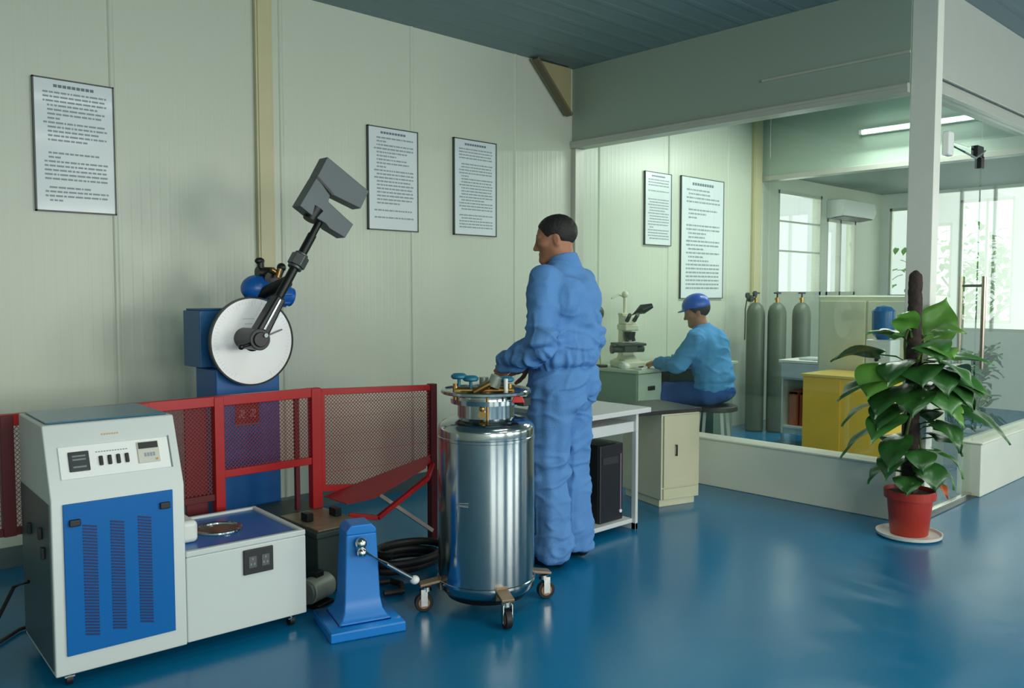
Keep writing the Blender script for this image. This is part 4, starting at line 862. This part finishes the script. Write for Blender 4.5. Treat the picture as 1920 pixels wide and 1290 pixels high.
for x in (-.02, .015): MB().cyl((x, 0, .004), (x, 0, .026), .012).build('sample', M_DARK, t)

t0 = thing('gas_cylinder', 'grey gas cylinder with a regulator, leftmost of the three', 'gas cylinder', (7.42, 4.40, 0), 0, 'gas cylinders in the glass room')
def cylbody(t): 
    MB().lathe([(.001, 0), (.075, 0), (.086, .012), (.088, .05), (.088, 1.13), (.084, 1.18), (.068, 1.225), (.042, 1.25), (.03, 1.26), (.001, 1.262)], n=48).build('body', M_CYL, t)
    MB().cyl((0, 0, 1.255), (0, 0, 1.31), .018).cyl((-.035, 0, 1.295), (.0, 0, 1.295), .010).build('valve', M_BRASS, t)
    MB().cyl((0, 0, 1.31), (0, 0, 1.345), .008).lathe([(.008, 1.345), (.034, 1.345), (.037, 1.352), (.034, 1.36), (.008, 1.36)], n=20).build('valve_handwheel', M_DGREEN, t)
cylbody(t0)
c1 = copy_tree(t0); c1.location = (7.515, 4.225, 0); c1['label'] = 'grey gas cylinder in the middle of the three, without a regulator'
c2 = copy_tree(t0); c2.location = (7.76, 4.10, 0); c2['label'] = 'shorter-looking grey gas cylinder standing alone behind the white table'
rg = MB().cyl((-.10, -.01, 1.30), (-.03, 0, 1.30), .012).cyl((-.12, -.03, 1.30), (-.12, .01, 1.30), .032).cyl((-.07, -.04, 1.345), (-.07, -.02, 1.345), .028).cyl((-.17, -.02, 1.33), (-.17, 0, 1.33), .028).tube([(-.12, -.01, 1.3), (-.17, -.01, 1.33), (-.19, 0, 1.2), (-.16, .02, .9)], .006)
rg.build('regulator', M_DGREEN, t0)
t = thing('side_table', 'white side table with an open compartment in front of the gas cylinders', 'table', (7.0, 3.62, 0))
Q_ = lambda x0, x1, y0, y1, z0, z1: (x0 - 7.0, x1 - 7.0, y0 - 3.62, y1 - 3.62, z0, z1)
box('tabletop', M_WHITE, *Q_(6.80, 7.25, 3.36, 3.80, .745, .77), t, .003)
MB().box(*Q_(6.82, 7.23, 3.765, 3.78, .12, .745)).box(*Q_(6.82, 7.23, 3.38, 3.395, .12, .745)).box(*Q_(7.21, 7.23, 3.395, 3.765, .12, .745)).box(*Q_(6.82, 7.21, 3.395, 3.765, .60, .615)).box(*Q_(6.82, 7.21, 3.395, 3.765, .17, .19)).box(*Q_(6.83, 6.845, 3.395, 3.765, .12, .17)).build('body', M_WHITE, t, .002)
box('drawer', mat('drawer_bluegrey', (190, 202, 210), .4), *Q_(6.80, 6.82, 3.385, 3.775, .615, .742), t, .003)
for x, y in ((6.83, 3.39), (6.83, 3.77), (7.22, 3.39), (7.22, 3.77)): MB().cyl((x - 7.0, y - 3.62, 0), (x - 7.0, y - 3.62, .12), .014).build('leg', M_CHROME, t)
for i, (y, cc, n_) in enumerate(((3.70, (196, 92, 52), 'orange-red'), (3.60, (178, 74, 48), 'brick-red'))):
    o = MB().box(-.10, .10, -.042, .042, 0, .30).box(-.10, .10, -.044, .044, .27, .305).build('file_box', mat('file_red_%d' % i, cc, .5), None, .004); o.location = (6.99, y, .19); tag(o, '%s file box in the open compartment of the white side table' % n_, 'box')
o = MB().box(-.10, .10, -.10, .10, 0, .012).box(-.11, .08, -.09, .10, .012, .022).build('paper_stack', M_PAPER); o.location = (6.98, 3.55, .77); tag(o, 'loose papers lying on the white side table', 'paper')
t = thing('yellow_counter', 'yellow board counter just behind the partition plinth', 'counter', (6.0, 2.75, 0))
Q_ = lambda x0, x1, y0, y1, z0, z1: (x0 - 6.0, x1 - 6.0, y0 - 2.75, y1 - 2.75, z0, z1)
MB().box(*Q_(5.802, 6.25, 2.46, 3.045, 0, .745)).build('body', M_YELLOW, t, .006); box('top_board', mat('counter_top', (224, 196, 92), .45), *Q_(5.79, 6.26, 2.45, 3.055, .745, .765), t, .003)
box('side_panel', mat('yellow_panel', (240, 192, 66), .5), *Q_(5.797, 5.802, 2.76, 3.04, .02, .735), t)
t = thing('cream_cabinet', 'tall cream instrument cabinet standing behind the yellow counter', 'cabinet', (6.62, 2.84, 0))
MB().box(-.30, .22, -.42, .36, .02, 1.33).build('body', M_CREAM, t, .01)
dr_ = box('door', mat('cabinet_cream_door', (228, 230, 204), .42), -.315, -.302, -.40, -.04, .06, 1.29, t, .003); box('door', mat('cabinet_cream_door', (228, 230, 204)), -.315, -.302, -.02, .34, .06, 1.29, t, .003)
MB().box(-.335, -.316, -.07, -.055, .62, .74).build('door_handle', M_CHROME, dr_)
MB().box(-.25, .17, -.37, .31, 1.33, 1.335).build('top_plate', M_LABGREEN, t)
t = thing('water_dispenser', 'small white instrument with a blue bottle on the yellow counter', 'dispenser', (6.02, 2.56, .765))
MB().box(-.08, .08, -.09, .09, 0, .26).box(-.09, -.07, -.05, .05, .14, .2).build('body', M_WHITE, t, .012); MB().lathe([(.001, .26), (.04, .262), (.075, .30), (.078, .46), (.05, .49), (.001, .50)], (0, 0, 0), (0, 0, 1), 32).build('bottle', mat('bottle_blue', (40, 96, 150), .15), t)
MB().cyl((-.09, 0, .12), (-.11, 0, .12), .012).build('tap', M_DARK, t)
t = thing('air_conditioner', 'white wall mounted air conditioner in the far room', 'air conditioner', (9.85, 4.6, 2.32))
MB().prism([(.0, -.10), (-.19, -.08), (-.22, .0), (-.20, .11), (.0, .11)], lambda a, b, d: (d, a + .1, b), -.42, .42).build('body', M_WHITE, t, .012)
MB().prism([(-.19, -.085), (-.03, -.105), (-.03, -.101), (-.19, -.080)], lambda a, b, d: (d, a + .1, b - .003), -.38, .38).build('outlet_flap', M_DARK, t)
t = thing('tube_light', 'lit tube lamp high up inside the glass room', 'lamp', (7.93, 3.12, 2.86))
box('batten', M_WHITE, .02, .068, -.52, .52, -.02, .03, t, .003); MB().cyl((0, -.50, 0), (0, .50, 0), .014).build('tube', M_TUBE, t)
for s in (-1, 1): MB().box(-.018, .03, s * .51 - .012, s * .51 + .012, -.02, .02).build('lamp_holder', M_WHITE, t)
area('tube_lamp_light', (7.88, 3.12, 2.84), (0, R(50), 0), .05, 1.0, 26, (.93, 1, .96))
t = thing('door_closer', 'white box of the door closer fixed high on the corner post', 'door closer', (5.24, YD - .05, 2.215))
MB().box(-.03, .05, -.045, .0, -.07, .07).build('body', M_WHITE, t, .012)
MB().tube([(.05, -.02, .0), (.25, -.03, -.02), (.45, -.03, -.035), (.70, .0, .04)], .006).build('closer_arm', mat('closer_grey', (110, 130, 124), .4, .4), t)

# ------------------------------------------------------------------ plants
def leaf_mesh(p0, az, out, L_, W_, petiole, rise, droop, roll=0.0, fold=.22):
    """a heart shaped leaf on its stalk: az heading, out = start pitch in degrees, droop = degrees the blade bends down"""
    mb = MB(); hz = Vector((math.cos(az), math.sin(az), 0)); sd = Vector((-math.sin(az), math.cos(az), 0)); p0 = Vector(p0)
    e = p0 + hz * petiole + Vector((0, 0, rise)); mb.tube([p0, p0 + hz * petiole * .4 + Vector((0, 0, rise * .8)), e], [.006, .005, .004], 6)
    n, m = 12, 4; vs = []; p = e.copy(); pitch = R(out); ds = L_ / n; ctr = []
    for i in range(n + 1):
        ctr.append((p.copy(), pitch)); p = p + (hz * math.cos(pitch) + Vector((0, 0, 1)) * math.sin(pitch)) * ds; pitch -= R(droop) / n
    for i, (c, pt) in enumerate(ctr):
        t = i / n; wv = W_ * .5 * (math.sin(PI * min(1, (t + .10) / 1.10) ** .72) ** .8 if t < 1 else 0) * (1 if t < .55 else (1 - ((t - .55) / .45) ** 2.2) * .85 + .15 * (1 - t) / .45)
        if i == n: wv = .0008
        N_ = -hz * math.sin(pt) + Vector((0, 0, 1)) * math.cos(pt); s2 = sd * math.cos(roll) + N_ * math.sin(roll); n2 = N_ * math.cos(roll) - sd * math.sin(roll)
        back = (hz * math.cos(pt) + Vector((0, 0, 1)) * math.sin(pt)) * (-L_ * .10 if t < .12 else 0)
        for j in range(-m, m + 1):
            u = j / m; vs.append(c + s2 * wv * u + n2 * (fold * wv * abs(u) - .10 * wv * u * u * 2 + .006 * math.sin(9 * t + 3 * u)) + back * abs(u) * (1 - t / .12 if t < .12 else 0))
    k = 2 * m + 1; fs = [(i * k + j, i * k + j + 1, (i + 1) * k + j + 1, (i + 1) * k + j) for i in range(n) for j in range(k - 1)]
    mb.add(vs, fs); return mb
PR = R(-43.3); PLf = R(136.7); PT = R(226.7); PA = R(46.7)      # headings: along the glass, away from it, to the camera, away
t = thing('potted_plant', 'tall leafy climbing plant on a moss pole in a red pot', 'plant', (4.805, 1.872, 0))
MB().lathe([(.001, 0), (.15, 0), (.168, .010), (.172, .026), (.165, .026), (.155, .014), (.001, .012)], n=56).build('saucer', mat('saucer_white', (222, 220, 208), .4), t)
MB().lathe([(.001, .014), (.092, .014), (.098, .02), (.118, .215), (.134, .218), (.136, .262), (.128, .264), (.125, .24), (.001, .238)], n=56).build('pot', M_POT, t, angle=45)
MB().lathe([(.001, .245), (.08, .25), (.122, .241)], n=40).build('soil', M_SOIL, t)
pole = SDF(); pole.cap((0, 0, .24), (.004, .004, 1.44), .040, .036, .01)
sdf_obj('moss_pole', pole, M_MOSS, t, .008, lambda V: .007 * vnoise(V * 45, 31) + .006 * vnoise(V * 90, 32))
st = MB()
for k in range(3):
    pts = [((.046 + .004 * math.sin(z * 30)) * math.cos(z * (5 + k) + k * 2.1), (.046 + .004 * math.sin(z * 30)) * math.sin(z * (5 + k) + k * 2.1), z) for z in np.linspace(.24, 1.12 + .05 * k, 34)]; st.tube(pts, .008, 7)
st.build('climbing_stem', mat('stem_green', (84, 96, 52), .5, noise=.3, nscale=20), t)
rs = random.Random(5)
#  z, heading, pitch, length, width, stalk, rise, droop, roll, shade
LV = [(1.07, R(-12), 70, .26, .17, .14, .04, 8, .4, 1), (1.12, PR - .35, 30, .16, .12, .06, .04, 60, .3, 1), (1.14, PLf + .7, 55, .16, .11, .05, .05, 60, .5, 1), (1.02, PT + .3, 25, .22, .15, .07, .05, 60, 0, 1), (1.07, PA, 40, .22, .16, .10, .06, 60, 0, 2),
      (1.10, PLf + .25, 20, .17, .09, .12, .06, 20, .1, 2), (1.00, PR - .1, 12, .26, .12, .11, .03, 25, .2, 2), (.96, PR + .35, 10, .27, .15, .12, .0, 30, -.2, 0), (.93, PR - .5, 5, .24, .15, .11, .0, 40, .2, 2),
      (1.00, PLf - .2, 15, .25, .20, .14, .04, 50, .3, 0), (.97, PLf + .4, 0, .24, .20, .14, .0, 70, -.3, 1), (.93, PLf + .1, 5, .30, .20, .12, -.02, 35, .1, 0), (.90, PLf + .6, -5, .28, .19, .09, -.02, 40, .2, 0),
      (.96, PT - .2, 10, .24, .19, .10, .02, 60, .2, 0), (.99, PT + .6, 5, .24, .19, .09, .02, 55, -.2, 2), (.86, PT - .55, -5, .22, .17, .09, .0, 60, .1, 0), (.92, PA + .6, 20, .25, .18, .11, .03, 55, 0, 2), (.88, PA - .4, 20, .25, .18, .11, .03, 55, 0, 0),
      (.74, PLf + .1, 0, .26, .15, .12, .03, 55, .2, 0), (.70, PLf + .5, -10, .24, .15, .11, .02, 50, -.1, 2), (.66, PLf - .1, -22, .27, .09, .14, .0, 25, .1, 0), (.60, PLf + .7, -15, .22, .13, .07, .0, 60, 0, 0),
      (.78, PR + .1, 10, .22, .15, .12, .04, 55, -.2, 1), (.72, PR - .2, -18, .29, .17, .21, .03, 30, .25, 0), (.56, PR + .3, 5, .22, .14, .10, .02, 70, .2, 0), (.52, PR - .4, -10, .20, .12, .08, .0, 60, 0, 2), (.62, PR - .1, 0, .20, .13, .08, .03, 60, .3, 1),
      (.45, PLf + .6, 10, .20, .14, .05, .04, 100, .1, 0), (.42, PT + .2, 0, .18, .13, .05, .03, 90, .2, 0), (.40, PR - .6, 10, .17, .10, .06, .02, 90, 0, 2), (.38, PLf - .1, 20, .18, .11, .05, .02, 100, 0, 0), (.36, PT - .4, 0, .15, .12, .05, .02, 70, 0, 0),
      (.55, PA + .2, 10, .22, .14, .09, .02, 60, 0, 2), (.70, PA - .7, 10, .24, .15, .10, .02, 60, 0, 0), (.40, PA + .5, 10, .20, .12, .07, .02, 80, 0, 2), (1.06, PT + .1, 10, .20, .15, .07, .05, 75, .3, 2), (.95, PT + .05, 0, .24, .18, .08, .03, 80, -.1, 0), (.90, PT + .75, 0, .24, .18, .10, .02, 75, .1, 0), (.86, PT + .3, -5, .22, .17, .09, .02, 85, .2, 2), (.98, PT - .7, 5, .24, .17, .10, .03, 65, .2, 0), (.88, PR - .75, 5, .24, .17, .11, .03, 60, .1, 0), (.76, PT - .9, -5, .22, .16, .10, .02, 70, 0, 0), (.66, PT + .8, -5, .20, .14, .09, .02, 80, .1, 0), (.50, PT - .2, 0, .17, .13, .06, .03, 85, 0, 0), (.84, PR + .7, 0, .22, .16, .10, .02, 70, .1, 2), (.80, PT + .9, -10, .20, .14, .08, .0, 60, .2, 1)]
for z, az, pi_, l, w_, st_, ri, dr_, ro, sh in LV:
    az += rs.uniform(-.12, .12); l *= 1.10; w_ *= 1.32; dr_ += 14
    if abs(az - PA) < .9: l *= .75; st_ *= .7
    leaf_mesh((.035 * math.cos(az), .035 * math.sin(az), z - .03), az, pi_ + rs.uniform(-5, 5), l, w_, st_, ri, dr_, ro).build('leaf', (M_LEAF, M_LEAF2, M_LEAF3)[sh], t)
o = leaf_mesh((.07, -.07, .30), PR - .9, -10, .12, .06, .03, .01, 80, .2).build('leaf', mat('leaf_withered', (196, 104, 56), .5), t); o['label'] = 'withered orange leaf hanging over the pot rim'
def bushy(name, label, x, y, z, h_, r, n, seed, group):
    t = thing(name, label, 'plant', (x, y, z), 0, group); rs = random.Random(seed)
    MB().lathe([(.001, 0), (r * .42, 0), (r * .55, .20), (r * .6, .20), (r * .6, .23), (.001, .22)], n=28).build('pot', M_WHITE, t)
    sm_ = MB(); fo = MB()
    for i in range(n):
        a = rs.uniform(0, 2 * PI); zz = rs.uniform(.22, h_ * .8); rr = r * .3 * rs.random(); p = (rr * math.cos(a), rr * math.sin(a), zz)
        b = leaf_mesh(p, a, rs.uniform(-10, 60), rs.uniform(.12, .18), rs.uniform(.05, .09), rs.uniform(.02, .05), rs.uniform(.02, .1), rs.uniform(20, 80)); fo.add(b.v, b.f)
    for i in range(5): a = i * 1.26; sm_.tube([(0, 0, .2), (r * .15 * math.cos(a), r * .15 * math.sin(a), h_ * .5), (r * .25 * math.cos(a), r * .25 * math.sin(a), h_ * .85)], .008, 6)
    sm_.build('stem', M_LEAF, t); o = fo.build('foliage', M_LEAF, t); o['kind'] = 'stuff'
for i, (x, y, h_, lab) in enumerate(((7.12, 2.48, .95, 'nearest'), (7.62, 2.46, 1.02, 'farthest along the glass'), (7.52, 2.98, .95, 'rearmost'))):
    bushy('foliage_plant', 'potted green foliage plant behind the right hand glass, %s of three' % lab, x, y, 0, h_, .20, 60, 40 + i, 'foliage plants behind the right glass')
# tree outside, seen through the end window
t = thing('tree', 'leafy tree outside the tall end windows', 'tree', (13.6, 4.35, -.3))
MB().tube([(0, 0, 0), (.03, .05, 1.0), (0, .0, 1.8)], [.09, .07, .04], 10).tube([(.02, .03, 1.1), (-.2, .5, 1.9)], [.045, .02], 8).tube([(.02, .03, 1.0), (.1, -.5, 1.8)], [.045, .02], 8).build('trunk', mat('bark', (110, 96, 80), .9, noise=.3, nscale=20), t)
fo = MB(); rs = random.Random(77)
for i in range(420):
    c = Vector((rs.gauss(0, .35), rs.gauss(0, .5), 1.9 + rs.gauss(0, .38))); a = rs.uniform(0, 2 * PI)
    b = leaf_mesh(c, a, rs.uniform(-40, 60), .16, .09, .01, 0, 40); fo.add(b.v, b.f)
o = fo.build('foliage', M_LEAF2, t); o['kind'] = 'stuff'
